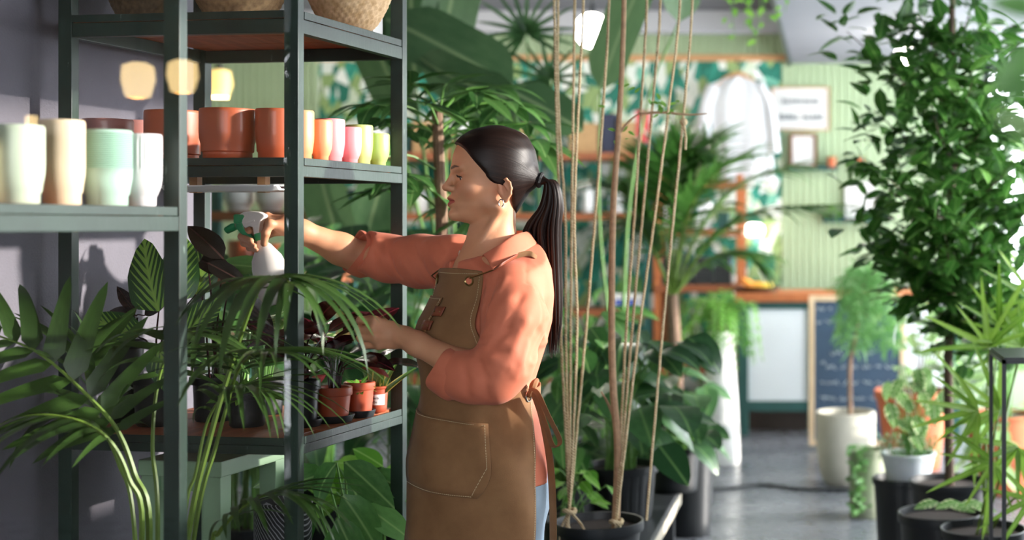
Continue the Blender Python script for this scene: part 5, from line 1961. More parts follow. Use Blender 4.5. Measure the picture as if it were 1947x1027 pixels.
# fan palm leaf at the ceiling
fp = empty('fan_palm', at(1010, 6.9, 0), 'fan palm with spiky round leaf near the bright ceiling lamp', 'palm')
pot(fp, at(1010, 6.9, 0), .18, .14, .38, M_BLACKPOT)
me_fan = [leaf_me('segment', M_DKGREEN, 'strap', .10, 6, .35, d, 0, 3) for d in (.2, .5)]
for (u, v, tilt, n, L) in [(1000, 62, 0, 15, .26), (1045, 150, .3, 13, .24), (1040, 215, -.3, 12, .22)]:
    hub = P(u, v, 6.8)
    stem(fp, [at(1010, 6.9, .34), P(1030, 500, 6.9), P(u + 15, (v + 330) / 2 + 60, 6.85), hub], .009, .005, M_STEM, 14, 'petiole', 6)
    pe = bpy.data.objects[W_last()]
    for k in range(n):
        a = math.radians(-30 + 270 * k / (n - 1)) + tilt
        put_leaf(random.choice(me_fan), pe, hub, (math.cos(a), -.25, math.sin(a)), (0, -1, .3), L * random.uniform(.85, 1.1), 1.0, 'segment')

# ------------------------------------------------------------------ hanging ropes
def rope_mat():
    t = NT('jute_rope')
    v = t.coord()
    wv = t.n('ShaderNodeTexWave'); wv.bands_direction = 'DIAGONAL'; wv.inputs['Scale'].default_value = 70; t.l(v, wv.inputs[0])
    t.l(t.ramp(t.noise(v, 90), [(.3, '#bda67c'), (.7, '#e2d0aa')]), t.b.inputs['Base Color'])
    t.set(Roughness=.9); t.bump(wv.outputs[1], .8, .004)
    return t.m


M_ROPE = rope_mat()
YR = 4.2
KN1, KN2, KN3 = (1083, 972), (1172, 992), (1229, 990)
ropes = [([(1054, -40), (1058, 200), (1064, 420), (1067, 640), KN1], 'leftmost hanging rope beside the ponytail'),
         ([(1061, -40), (1062, 200), (1075, 420), (1076, 640), KN1], 'second hanging rope from the ponytail'),
         ([(1093, -40), (1090, 200), (1087, 420), (1085, 640), KN1], 'third hanging rope from the ponytail, nearly straight down'),
         ([(1110, -40), (1100, 200), (1092, 420), (1097, 640), KN1], 'fourth hanging rope from the ponytail'),
         ([(1159, -40), (1147, 200), (1131, 420), (1113, 640), KN1], 'slanting rope just left of the dry vine stem'),
         ([(1231, -40), (1219, 200), (1206, 420), (1190, 640), KN2], 'first rope right of the dry vine stem'),
         ([(1257, -40), (1241, 200), (1221, 420), (1201, 640), KN2], 'second rope right of the dry vine stem'),
         ([(1295, -40), (1272, 200), (1244, 420), (1214, 640), KN2], 'third rope right of the dry vine stem'),
         ([(1318, -40), (1299, 225), (1280, 420), (1259, 640), KN3], 'rightmost hanging rope with a knot near the top')]
rr = random.Random(5)
for i, (px, lab) in enumerate(ropes):
    y = YR + rr.uniform(-.05, .05)
    top = P(px[0][0], px[0][1], y); up = top.copy(); up.z = ZC
    pts = [up] + [P(u, v, y if k < len(px) - 1 else YR) for k, (u, v) in enumerate(px)]
    o = empty('hanging_rope', up, 'jute string, ' + lab, 'rope', 'jute strings hanging from the ceiling')
    sp = spline(pts, 70)
    MB().tube([p + Vector((rr.uniform(-.0006, .0006), 0, 0)) for p in sp], 0.0040, 7).build('cord', M_ROPE, o)
    if lab.startswith('rightmost'):
        MB().sphere(P(1300, 232, y), .012, 10, 8).build('knot', M_ROPE, o)
        MB().tube([P(1300, 236, y), P(1304, 262, y), P(1303, 285, y)], .004, 6).build('loose_end', M_ROPE, o)
for (kn, n, lab) in ((KN1, 4, 'gathering knot of the left jute strings above the black pot'), (KN2, 4, 'gathering knot of the jute strings at the dry vine base')):
    c = P(kn[0], kn[1], YR - .01)
    o = empty('rope_knot', c, lab, 'knot', 'gathering knots of the jute strings')
    m = MB(); m.tube([c + Vector((.016 * math.cos(a), .014 * math.sin(a), .003 * math.sin(2 * a))) for a in [2 * math.pi * i / 20 for i in range(21)]], .007, 7); m.build('turn', M_ROPE, o)
    for k in range(n):
        d = Vector((rr.uniform(-.5, .5), rr.uniform(-.3, .3), -1))
        MB().tube(spline([c, c + d * .05 + Vector((rr.uniform(-.02, .02), 0, 0)), c + d * .11], 8), .004, 6).build('tail', M_ROPE, o)
# dry vine
vn = empty('dry_vine', P(1170, 1015, YR + .03), 'thin dry vine stem rising between the hanging ropes', 'vine')
stem(vn, [P(1170, 1020, YR + .03), P(1175, 860, YR + .02), P(1166, 740, YR + .03), P(1163, 600, YR + .03), P(1166, 400, YR + .03), P(1176, 250, YR + .03), P(1184, 100, YR + .03), P(1188, -60, YR + .03)], .0125, .007, M_DRYSTEM, 60, 'trunk', 9)
for pts in ([(1172, 262), (1195, 232), (1215, 215)], [(1166, 790), (1155, 765), (1143, 745)], [(1215, 216), (1260, 214), (1310, 218), (1345, 216)]):
    stem(vn, [P(u, v, YR + .03) for (u, v) in pts], .005, .002, M_DRYSTEM, 10, 'twig', 6)
for i in range(26):
    u, v = rr.choice([(1265, 195), (1200, 165), (1180, 262), (1275, 205), (1160, 210), (1255, 205)])
    p = P(u + rr.uniform(-16, 16), v + rr.uniform(-14, 14), YR + .03)
    put_leaf(LF['bright'][0], vn, p, (rr.uniform(-1, 1), rr.uniform(-1, .4), rr.uniform(-.8, 1)), (0, -1, 1), .024, 1.0)

# ------------------------------------------------------------------ bench with black pots and broad leaved plants behind the woman
M_METAL = simple('dark_steel', '#2a2d31', .4, .1, 20)
ZB = .35
bench = empty('plant_bench', (-.85, 5.0, 0), 'low dark plant bench with pale lower board behind the ropes', 'bench')
MB().bbox((-1.09, 3.98, ZB - .03), (-.616, 6.0, ZB)).build('top', M_METAL, bench, smooth=False, bevel=.004)
MB().bbox((-1.07, 4.0, ZB - .10), (-.63, 5.98, ZB - .03)).build('lower_board', simple('pale_board', '#c2b8a6', .7, .08), bench, smooth=False, bevel=.003)
for x in (-1.03, -.68):
    for y in (4.05, 5.93): MB().bbox((x - .025, y - .025, 0), (x + .025, y + .025, ZB - .1)).build('leg', M_METAL, bench, smooth=False)


def bushy(name, label, loc, potargs, leaves, key, L, r=.004, group=None, ribs=0, stemm=None, seed=0):
    """leaves: list of (u, v, y)"""
    rr = random.Random(seed)
    loc = Vector(loc)
    o = empty(name, loc, label, 'plant', group)
    pot(o, loc, *potargs, ribs=ribs)
    b = loc + Vector((0, 0, potargs[2] - .03))
    for (u, v, y) in leaves:
        tip = P(u, v, y)
        st = b + Vector((rr.uniform(-.05, .05), rr.uniform(-.05, .05), 0))
        h = tip - st
        stem(o, [st, st + Vector((h.x * .25, h.y * .25, h.z * .6)), tip], r, r * .5, stemm or M_STEM, 8, 'stalk', 5)
        out = Vector((h.x, h.y, 0)); out = out.normalized() if out.length > .02 else Vector((rr.uniform(-1, 1), -1, 0))
        d = out + Vector((rr.uniform(-.5, .5), rr.uniform(-.9, .1), rr.uniform(-.75, .15)))
        put_leaf(rr.choice(LF[key]), o, tip, d, (rr.uniform(-.3, .3), rr.uniform(-.6, .0), 1), L * rr.uniform(.7, 1.15), rr.uniform(.85, 1.15))
    return o


rr = random.Random(31)
bushy('philodendron', 'glossy dark bush in ribbed black pot behind the ropes', at(1180, 5.2, ZB), (.137, .112, .20, M_BLACKPOT, .014, .03),
      [(rr.gauss(1180, 60), rr.uniform(620, 850), 5.2 + rr.uniform(-.3, .3)) for i in range(46)], 'deep', .20, ribs=22, seed=1)
bushy('philodendron', 'dark green bush spreading right over the aisle beside the tall white planter', at(1283, 5.75, ZB), (.11, .09, .18, M_BLACKPOT, .012, .025),
      [(min(1335, rr.gauss(1250, 45)), rr.uniform(660, 860), 5.7 + rr.uniform(-.25, .25)) for i in range(44)], 'deep', .19, seed=2)
bushy('arrowhead_plant', 'young green bush left of the ropes at hip height', at(1075, 5.1, ZB), (.12, .1, .17, M_BLACKPOT),
      [(rr.gauss(1085, 35), rr.uniform(560, 900), 5.0 + rr.uniform(-.25, .3)) for i in range(36)], 'mid', .15, seed=3)
bushy('arrowhead_plant', 'low light green plant beside the back of the apron', at(1085, 4.72, ZB), (.10, .08, .10, M_BLACKPOT),
      [(rr.gauss(1090, 25), rr.uniform(890, 960), 4.7 + rr.uniform(-.1, .1)) for i in range(16)], 'bright', .085, seed=4, r=.003)
bushy('black_nursery_pot', 'wide black pot of bare soil at the front of the bench under the rope knots', at(1138, 4.25, ZB), (.135, .11, .19, M_BLACKPOT, .014, .03), [], 'mid', .1, seed=5)
# tall floor pot at the bench end
bushy('fiddle_plant', 'leafy plant in black floor pot at the end of the bench', at(1312, 6.55, 0), (.12, .095, .40, M_BLACKPOT),
      [(rr.gauss(1308, 28), rr.uniform(730, 860), 6.5 + rr.uniform(-.2, .2)) for i in range(22)], 'deep', .19, seed=6)
# background mass of leaves between torso, ropes and tower
bushy('rubber_tree', 'tall bushy green plant filling the gap behind the hanging ropes', at(1130, 6.5, 0), (.2, .16, .42, M_BLACKPOT),
      [(rr.gauss(1105, 50), rr.uniform(540, 730), 6.5 + rr.uniform(-.4, .4)) for i in range(20)], 'mid', .20, seed=7)
bushy('rubber_tree', 'broad leaved plant far behind the shelf between its rear posts', at(600, 5.6, 0), (.2, .16, .42, M_BLACKPOT),
      [(rr.gauss(640, 70), rr.uniform(420, 760), 5.6 + rr.uniform(-.4, .4)) for i in range(52)], 'deep', .24, seed=8)
bushy('rubber_tree', 'broad leaved plant behind the tower at the end of the grey wall', at(470, 4.9, 0), (.16, .13, .4, M_BLACKPOT),
      [(rr.gauss(470, 50), rr.uniform(470, 800), 4.9 + rr.uniform(-.25, .25)) for i in range(36)], 'deep', .2, seed=9)
bushy('rubber_tree', 'green bush behind the woman seen between shelf and apron', at(770, 5.2, 0), (.16, .13, .4, M_BLACKPOT),
      [(rr.gauss(770, 45), rr.uniform(430, 960), 5.2 + rr.uniform(-.25, .25)) for i in range(48)], 'deep', .2, seed=10)

# ------------------------------------------------------------------ feathery palm in the background
M_ARECA = leafmat('feather_palm_leaf', '#2f5a22', '#4f7f36', None, .4, .3)
AL = [leaf_me('leaflet', M_ARECA, 'strap', .07, 5, .25, d, 0, 3) for d in (.2, .5, .9)]
ar = empty('feather_palm', at(1283, 7.3, 0), 'tall feather palm with brown trunk in front of the back shelving', 'palm')
pot(ar, at(1283, 7.3, 0), .2, .16, .4, M_BLACKPOT)
stem(ar, [at(1283, 7.3, .36), P(1284, 700, 7.3), P(1278, 560, 7.3)], .045, .03, M_BARK, 12, 'trunk', 10)
for i, px in enumerate([[(1280, 560), (1300, 430), (1350, 340), (1430, 285)], [(1282, 560), (1330, 440), (1410, 350), (1525, 308)], [(1282, 560), (1350, 460), (1450, 400), (1610, 388)], [(1278, 560), (1262, 420), (1262, 320), (1285, 250)],
                        [(1276, 560), (1230, 440), (1190, 370), (1140, 350)], [(1280, 560), (1310, 400), (1330, 310), (1345, 270)], [(1276, 560), (1240, 470), (1210, 430), (1160, 440)], [(1282, 560), (1340, 500), (1400, 480), (1440, 500)], [(1278, 560), (1275, 400), (1300, 300), (1330, 290)]]):
    frond(ar, [P(u, v, 7.3 + (.12 if i % 2 else -.15) * k / 3) for k, (u, v) in enumerate(px)], 40, .34, .22, (58, 22), .5, AL, 1.2, (.010, .003), seed=i + 40, hang=.25, batch=True)

# ------------------------------------------------------------------ tall white planter with fern
tw = empty('tall_planter', at(1370, 8.5, 0), 'tall white tapered planter with a hanging fern at the aisle', 'planter')
MB().lathe([(0, 0), (.112, 0), (.118, .01), (.118, .05), (.105, .35), (.082, .70), (.078, .785), (.07, .79), (.066, .76), (.07, .6), (0, .58)], 36, at(1370, 8.5, 0)).build('body', M_WHITEPOT, tw)
rr = random.Random(77)
M_FERN = leafmat('fern_leaf', '#4f8a33', '#7bb34e', None, .45, .35)
FL = [leaf_me('leaflet', M_FERN, 'lance', .30, 3, .2, d, 0, 3) for d in (.2, .6)]
for i in range(26):
    a = 2 * math.pi * i / 26 + rr.uniform(-.2, .2); R_ = rr.uniform(.12, .26); b = at(1365, 8.5, .77)
    d = Vector((math.cos(a), math.sin(a) * .8, 0))
    frond(tw, [b, b + d * R_ * .5 + Vector((0, 0, rr.uniform(.10, .26))), b + d * R_ * 1.0 + Vector((0, 0, rr.uniform(-.02, .18))), b + d * R_ * 1.25 + Vector((0, 0, rr.uniform(-.22, .05)))], 16, .06, .15, (80, 40), .5, FL, 1.2, (.003, .001), seed=i, batch=True)

# ------------------------------------------------------------------ counter, chalk board, wall pieces
YC = 9.6
M_TEAL = simple('dark_teal_paint', '#24504c', .5, .08, 10)
M_ORW = wood('orange_wood', '#93502a', '#b86d3c', (4, 30, 30))
M_PANEL = simple('white_panel', '#dfe6ea', .4, .02, 5)
counter = empty('counter', at(1600, YC + .25, 0), 'shop counter with orange wood top and white panels in teal frame', 'counter')
cx0, cx1 = at(1397, YC, 0).x, at(1830, YC, 0).x
ztop = CAM_H - (557 - 430) * YC / F
MB().bbox((cx0, YC - .03, ztop - .06), (cx1, YC + .6, ztop)).build('worktop', M_ORW, counter, smooth=False, bevel=.006)
for (u0, u1) in ((1402, 1422), (1536, 1556), (1690, 1712), (1806, 1826)):
    a, b = at(u0, YC, 0).x, at(u1, YC, 0).x
    MB().bbox((a, YC, .0), (b, YC + .06, ztop - .06)).build('upright', M_TEAL, counter, smooth=False, bevel=.003)
zt_, zb_ = CAM_H - (588 - 430) * YC / F, CAM_H - (763 - 430) * YC / F
for (u0, u1) in ((1422, 1536), (1556, 1690), (1712, 1806)):
    a, b = at(u0, YC, 0).x, at(u1, YC, 0).x
    MB().bbox((a, YC + .005, zt_), (b, YC + .055, ztop - .06)).build('rail', M_TEAL, counter, smooth=False)
    MB().bbox((a, YC + .005, zb_ - .07), (b, YC + .055, zb_)).build('rail', M_TEAL, counter, smooth=False)
    MB().bbox((a, YC + .02, zb_), (b, YC + .045, zt_)).build('panel', M_PANEL, counter, smooth=False)
MB().bbox((cx0 + .02, YC + .3, 0), (cx1 - .02, YC + .55, ztop - .06)).build('carcass', simple('dark_carcass', '#3a302a', .7), counter, smooth=False)

YK = 9.05
cb = empty('chalkboard', at(1630, YK, 0), 'wood framed dark blue chalkboard leaning on the counter', 'chalkboard')
bx0, bx1 = at(1538, YK, 0).x, at(1722, YK, 0).x; bz0, bz1 = 0.02, CAM_H - (562 - 430) * YK / F
M_CB = simple('chalkboard_slate', '#33485e', .7, .12, 6)
MB().bbox((bx0 + .03, YK, bz0 + .03), (bx1 - .03, YK + .015, bz1 - .03)).build('slate', M_CB, cb, smooth=False)
M_PW = wood('pale_frame_wood', '#c9ad8a', '#dcc3a2', (10, 10, 3))
for (a, b, c, d) in ((bx0, bx0 + .035, bz0, bz1), (bx1 - .035, bx1, bz0, bz1), (bx0 + .035, bx1 - .035, bz0, bz0 + .035), (bx0 + .035, bx1 - .035, bz1 - .035, bz1)):
    MB().bbox((a, YK - .012, c), (b, YK + .02, d)).build('frame', M_PW, cb, smooth=False, bevel=.002)
M_CHALK = simple('chalk', '#c5ced4', .9)
wr = MB(); rr = random.Random(9)
for (v, u0, u1) in ((588, 1552, 1580), (612, 1552, 1590), (672, 1580, 1660), (698, 1572, 1700), (728, 1570, 1690), (758, 1568, 1690), (690, 1560, 1568), (725, 1560, 1568), (757, 1560, 1568)):
    u = u0
    while u < u1:
        w = rr.uniform(9, 26)
        pts = []
        k = 0
        while k < w:
            pts.append(P(min(u + k, u1), v + rr.uniform(-4, 4), YK - .002)); k += 2.6
        if len(pts) > 2: wr.tube(pts, .0022, 4)
        u += w + 7
wr.build('chalk_writing', M_CHALK, cb)['kind'] = 'stuff'

# framed sign, small frames, wall shelves
def frame_picture(name, label, u0, u1, v0, v1, y, fm, pm, t=.012, lines=(), cat='picture', group=None):
    a, b = P(u0, v1, y), P(u1, v0, y)
    o = empty(name, ((a.x + b.x) / 2, y, a.z), label, cat, group)
    MB().bbox((a.x, y - .004, a.z), (b.x, y, b.z)).build('print', pm, o, smooth=False)
    if fm:
        for (x0, x1, z0, z1) in ((a.x - t, a.x, a.z - t, b.z + t), (b.x, b.x + t, a.z - t, b.z + t), (a.x, b.x, a.z - t, a.z), (a.x, b.x, b.z, b.z + t)):
            MB().bbox((x0, y - .014, z0), (x1, y, z1)).build('frame', fm, o, smooth=False)
    for (txt, u, v, size, mat) in lines:
        cu = bpy.data.curves.new('lettering', 'FONT'); cu.body = txt; cu.size = size; cu.align_x = 'CENTER'; cu.align_y = 'CENTER'; cu.extrude = .001; cu.materials.append(mat)
        tmp = bpy.data.objects.new('tmp', cu); COL.objects.link(tmp)
        me = bpy.data.meshes.new_from_object(tmp.evaluated_get(bpy.context.evaluated_depsgraph_get())); bpy.data.objects.remove(tmp)
        me.materials.clear(); me.materials.append(mat)
        link(bpy.data.objects.new('lettering', me), o, Matrix.Translation(P(u, v, y - .006)) @ Matrix.Rotation(math.pi / 2, 4, 'X'))
    return o


M_SIGN = simple('sign_paper', '#cfcfcd', .7, .02)
M_INK = simple('grey_ink', '#84898f', .8)
frame_picture('wall_sign', 'white wall sign with two grey text lines beside the hanging shirt', 1469, 1575, 168, 246, YB - .03, M_WOODTRIM, M_SIGN, .008, (), 'sign')
sg_ = bpy.data.objects['wall_sign']; rr = random.Random(4); ik = MB()
for (v, u0, u1, h_) in ((193, 1488, 1560, 4), (223, 1481, 1564, 5)):      # two lines of unreadable lettering
    u = u0
    while u < u1 - 4:
        q = rr.choice((0, 1, 2))
        a_, b_, c_, d_ = P(u, v + h_, YB - .036), P(u + 2, v - h_, YB - .036), P(u + 4, v - h_ * (1 - q), YB - .036), P(u + 5, v + h_, YB - .036)
        ik.tube([a_, b_, c_, d_], .006, 4)
        u += 8 if rr.random() < .85 else 14
ik.build('lettering', M_INK, sg_)['kind'] = 'stuff'
frame_picture('picture_frame', 'small brown framed picture standing on the upper wall shelf', 1507, 1548, 259, 313, YB - .07, simple('brown_frame', '#7a4f36', .5), M_SIGN, .02)
frame_picture('picture_frame', 'white print on the lower wall shelf left of the ficus', 1607, 1664, 346, 416, YB - .07, None, M_SIGN)
def wall_shelf(label, u0, u1, v):
    o = empty('wall_shelf', P((u0 + u1) / 2, v, YB - .08), label, 'shelf', 'small ledges on the green wall')
    a, b = P(u0, v, YB - .1), P(u1, v, YB - .1)
    MB().bbox((a.x, YB - .16, a.z - .02), (b.x, YB - .02, a.z)).build('ledge', M_TEAL, o, smooth=False, bevel=.003)
    MB().bbox((a.x, YB - .035, a.z), (b.x, YB - .022, a.z + .03)).build('upstand', M_TEAL, o, smooth=False)
wall_shelf('upper dark ledge with small brown frame on the green wall', 1498, 1592, 319)
wall_shelf('lower dark ledge with white print on the green wall', 1565, 1690, 418)
def small_pot(u, v, y, r, h, mat, label, key, nl=10, L=.07):
    p = P(u, v, y)
    clump('small_potted_plant', label, 'plant', p, nl, L, key, (10, 80), .5, (r, r * .8, h, mat, .006, .012), int(u), group='little pots on the wall ledges')
small_pot(1581, 318.5, YB - .1, .036, .075, M_TERRACLAY, 'little clay pot at the end of the upper wall ledge', 'pale', 7, .05)
small_pot(1583, 417.5, YB - .1, .035, .05, M_BLACKPOT, 'little green plant at the left end of the lower wall ledge', 'bright', 14, .07)
small_pot(1634, 318.5, YB - .06, .035, .07, M_TERRACLAY, 'little clay pot on the green wall half behind the ficus leaves', 'pale', 6, .05)
MB().bbox((P(1625, 0, YB).x, YB - .13, P(0, 319.5, YB - .06).z - .02), (P(1650, 0, YB).x, YB - .02, P(0, 318.6, YB - .06).z)).build('wall_bracket_shelf', M_TEAL, tag(empty('wall_shelf', P(1637, 322, YB - .08), 'short dark ledge under a clay pot half behind the ficus', 'shelf', 'small ledges on the green wall')), smooth=False)

# white long sleeved shirt on a wooden hanger
def hung_shirt():
    y = YB - .28
    o = empty('hanging_shirt', P(1400, 345, y), 'white long shirt on a wooden hanger in front of the wallpaper', 'shirt')
    M_WS = cloth('white_shirt_cloth', '#c9cdd3', '#d4d7db', 300, .85, .1)
    sec = [(145, 1398, 1408), (148, 1385, 1420), (152, 1372, 1433), (160, 1352, 1450), (185, 1343, 1462), (230, 1352, 1462), (270, 1360, 1468), (310, 1366, 1470), (345, 1368, 1472)]
    n = 40; vs = []
    for (v, u0, u1) in sec:
        for k in range(n):
            a = 2 * math.pi * k / n
            uu = (u0 + u1) / 2 + (u1 - u0) / 2 * math.cos(a)
            vs.append(P(uu, v, y + .035 * math.sin(a) + .012 * math.sin(6 * a + v * .02)))
    fs = [(i * n + k, i * n + (k + 1) % n, (i + 1) * n + (k + 1) % n, (i + 1) * n + k) for i in range(len(sec) - 1) for k in range(n)]
    MB().add(vs, fs).build('torso', M_WS, o, sharp=180)
    for pts in ([(1358, 165), (1345, 195), (1338, 240), (1336, 285)], [(1446, 165), (1462, 195), (1470, 240), (1474, 290)]):
        MB().tube(spline([P(u, v, y) for (u, v) in pts], 14), [.055] * 4 + [.05] * 10, 14, flat=.7).build('sleeve', M_WS, o)
    MB().tube(spline([P(1362, 163, y), P(1385, 146, y), P(1403, 140, y), P(1420, 146, y), P(1442, 163, y)], 16), .016, 8).build('hanger', M_WOODTRIM, o)
    MB().tube(spline([P(1403, 140, y), P(1403, 130, y), P(1408, 124, y), P(1404, 118, y), P(1400, 121, y + .1), P(1402, 112, YB - .03)], 16), .005, 6).build('hook', M_METAL, o)


hung_shirt()

# ------------------------------------------------------------------ back shelving with goods
def rack(name, label, u0, u1, y0, y1, shelves, wood_m, post_m, uprights, ztop):
    a, b = at(u0, y0, 0).x, at(u1, y0, 0).x
    o = empty(name, ((a + b) / 2, (y0 + y1) / 2, 0), label, 'shelf', 'shelving along the back wall')
    for x in ([a, b - .045] + [a + (b - a) * q for q in uprights]):
        for y in (y0, y1 - .045): MB().bbox((x, y, 0), (x + .045, y + .045, ztop)).build('post', post_m, o, smooth=False)
    zs = []
    for v in shelves:
        z = CAM_H - (v - V0) * y0 / F
        MB().bbox((a, y0 - .004, z - .05), (b, y1, z)).build('shelf_board', wood_m, o, smooth=False, bevel=.003)
        zs.append(z)
    return o, zs


YS0, YS1 = 9.85, 10.3
M_BRW = wood('brown_shelf_wood', '#7d4427', '#9a5a36', (4, 30, 30))
_, zr = rack('wooden_rack', 'orange wooden shelving with dark boxes below the hanging shirt', 1243, 1412, YS0, YS1, (345, 436, 542, 700), M_BRW, M_ORW, (), 1.78)
_, zg = rack('green_rack', 'dark green shelving with bottles behind the hanging ropes', 1040, 1236, YS0, YS1, (290, 405, 590, 720), M_BRW, M_TEAL, (), 2.0)
_, zl = rack('green_rack', 'dark green shelving with pots left of the woman', 640, 1030, YS0, YS1, (290, 405, 590, 720), M_BRW, M_TEAL, (.5,), 2.0)
_, zf = rack('green_rack', 'dark shelving with white pots seen through the tower shelf', 400, 632, 7.4, 7.8, (402, 520, 640), M_BRW, M_TEAL, (), 1.62)


def bottle(u, y, z, r, h, mat, label, capm=None, group='bottles and jars on the back shelving'):
    p = at(u, y, z + .0005)
    o = empty('bottle', p, label, 'bottle', group)
    MB().lathe([(0, 0), (r * .95, 0), (r, .006), (r, h * .62), (r * .8, h * .72), (r * .38, h * .8), (r * .36, h * .94), (0, h * .94)], 20, p).build('body', mat, o)
    MB().lathe([(0, h * .935), (r * .42, h * .935), (r * .42, h), (0, h)], 14, p).build('cap', capm or M_BLACKPOT, o)


def gbox(u, y, z, w, d, h, mat, label, lidm=None, group='boxes on the back shelving'):
    p = at(u, y, z + .0005)
    o = empty('storage_box', p, label, 'box', group)
    MB().bbox((p.x - w / 2, y - d / 2, p.z), (p.x + w / 2, y + d / 2, p.z + h * .8)).build('body', mat, o, smooth=False, bevel=.004)
    MB().bbox((p.x - w / 2 - .004, y - d / 2 - .004, p.z + h * .8), (p.x + w / 2 + .004, y + d / 2 + .004, p.z + h)).build('lid', lidm or mat, o, smooth=False, bevel=.004)


M_WHITEB, M_DKB, M_KRAFT, M_REDB, M_NAVY = simple('white_bottle', '#e3e6ea', .3, .03), simple('dark_glass', '#1f3a33', .15, .1), simple('kraft', '#b08f66', .8, .1), simple('red_paper', '#c04448', .6), simple('navy_cloth', '#262c44', .7)
rr = random.Random(13)
ws = ['first', 'second', 'third', 'fourth', 'fifth', 'sixth', 'seventh', 'eighth', 'ninth']
for i in range(9):
    bottle(1062 + i * 19, YS0 + .12, zg[1], .026 + .006 * (i % 3 == 0), .17 + .03 * (i % 2), (M_WHITEB, M_DKB, M_DKB)[i % 3], ('white bottle, ' if i % 3 == 0 else 'dark green bottle, ') + ws[i] + ' from the left on the rope side shelf')
gbox(1113, YS0 + .2, zg[0], .20, .2, .21, M_KRAFT, 'tan woven box on the upper back shelf behind the ropes')
gbox(1160, YS0 + .2, zg[0], .09, .2, .28, M_NAVY, 'navy box on the upper back shelf behind the ropes')
gbox(1195, YS0 + .2, zg[0], .12, .2, .22, M_KRAFT, 'kraft box beside the red parcel on the back shelf')
gbox(1222, YS0 + .15, zg[0], .08, .1, .30, M_REDB, 'small red parcel on the back shelf behind the strelitzia stalk')
tp = empty('trough_planter', at(1190, YS0 - .02, zg[2]), 'white trough planter with blue pattern behind the ropes', 'planter')
c_ = at(1205, YS0 + .1, zg[2] + .0005)
MB().bbox((c_.x - .16, YS0 + .02, c_.z), (c_.x + .16, YS0 + .2, c_.z + .11)).build('body', M_WHITEPOT, tp, smooth=False, bevel=.008)
for dx in (-.09, 0, .09):
    MB().bbox((c_.x + dx - .03, YS0 + .017, c_.z + .03), (c_.x + dx + .03, YS0 + .021, c_.z + .075)).build('blue_motif', simple('blue_glaze', '#3d56a8', .3), tp, smooth=False)
for i in range(18):
    put_leaf(rr.choice(LF['mid']), tp, c_ + Vector((rr.uniform(-.13, .13), rr.uniform(-.05, .08), .11)), (rr.uniform(-.6, .6), rr.uniform(-.7, .2), 1), (0, -1, .2), rr.uniform(.08, .15), .8)
M_BLK = simple('black_tray_plastic', '#26282b', .35, .2, 30)
lv = ['left', 'middle left', 'middle right', 'right']
for i in range(4):
    gbox(1268 + i * 36, YS0 + .16, zr[2], .12, .22, .10 + .03 * (i % 2), M_BLK, 'black tray at the ' + lv[i] + ' of the lower orange shelf')
    gbox(1268 + i * 36, YS0 + .16, zr[1] if i < 3 else zr[1], .08, .16, (.16, .10, .20, .12)[i], (M_WHITEB, M_KRAFT, M_WHITEB, M_TEAL)[i], ('white carton', 'kraft carton', 'tall white carton', 'teal carton')[i] + ' on the middle orange shelf')
    gbox(1268 + i * 36, YS0 + .16, zr[2] + (.10 + .03 * (i % 2)) + .001, .10, .18, .09, (M_BLK, M_DKB, M_BLK, M_NAVY)[i], 'dark tray stacked at the ' + lv[i] + ' of the lower orange shelf')
for i in range(8):
    u = 670 + i * 44
    bottle(u, YS0 + .14, zl[1], .04, .16 + .05 * (i % 3), (M_WHITEB, M_KRAFT, M_DKB)[i % 3], ('white', 'tan', 'dark')[i % 3] + ' jar, ' + ws[i] + ' from the left on the shelf behind the woman')
    gbox(u + 8, YS0 + .16, zl[0], .13, .2, .16 + .06 * (i % 2), (M_KRAFT, M_WHITEB, M_TEAL, M_KRAFT)[i % 4], ('kraft', 'white', 'teal', 'tan')[i % 4] + ' box, ' + ws[i] + ' from the left on the top shelf behind the woman')
for i, (u, r, h) in enumerate([(452, .085, .17), (515, .075, .15), (590, .06, .12)]):
    cup_pot(at(u, 7.55, zf[0] + .0005), r, h, M_WHITEPOT if i < 2 else M_WHITE, ('large white pot on the far shelf under the orange pots', 'second white pot on the far shelf under the orange pots', 'small white pot on the far shelf near the rear tower post')[i], 'white pots on the far shelf', .7)
    cup_pot(at(u + 10, 7.55, zf[1] + .0005), r * .9, h, M_TERRA, ('clay pot low on the far shelf left', 'clay pot low on the far shelf middle', 'clay pot low on the far shelf right')[i], 'clay pots on the far shelf', .7)

# yellow bananas-like bundle and clay bits on the counter end
fr = empty('fruit_bunch', at(1440, YC + .15, ztop), 'bunch of orange and yellow gourds at the end of the counter', 'fruit')
for i, (dx, dz, c, a) in enumerate([(-.06, .05, '#d98a35', .8), (.0, .04, '#e0a23a', .3), (.05, .035, '#e6c44a', -.3)]):
    p = at(1440, YC + .12, ztop) + Vector((dx, 0, dz))
    MB().tube([p + Vector((-.06 * math.cos(a), 0, .06 * math.sin(a))), p, p + Vector((.06 * math.cos(a), 0, -.03 * math.sin(a)))], [.012, .034, .018], 12).build('gourd', simple('gourd' + c, c, .5, .1), fr)
bw = empty('wire_basket', at(1440, YC + .15, ztop), 'dark shallow basket holding the gourds on the counter', 'basket')
MB().lathe([(0, 0), (.12, 0), (.16, .035), (.165, .035), (.125, -.0), (0, .004)], 28, at(1440, YC + .15, ztop + .001)).build('bowl', simple('dark_wicker', '#4a3526', .8, .2, 60), bw)

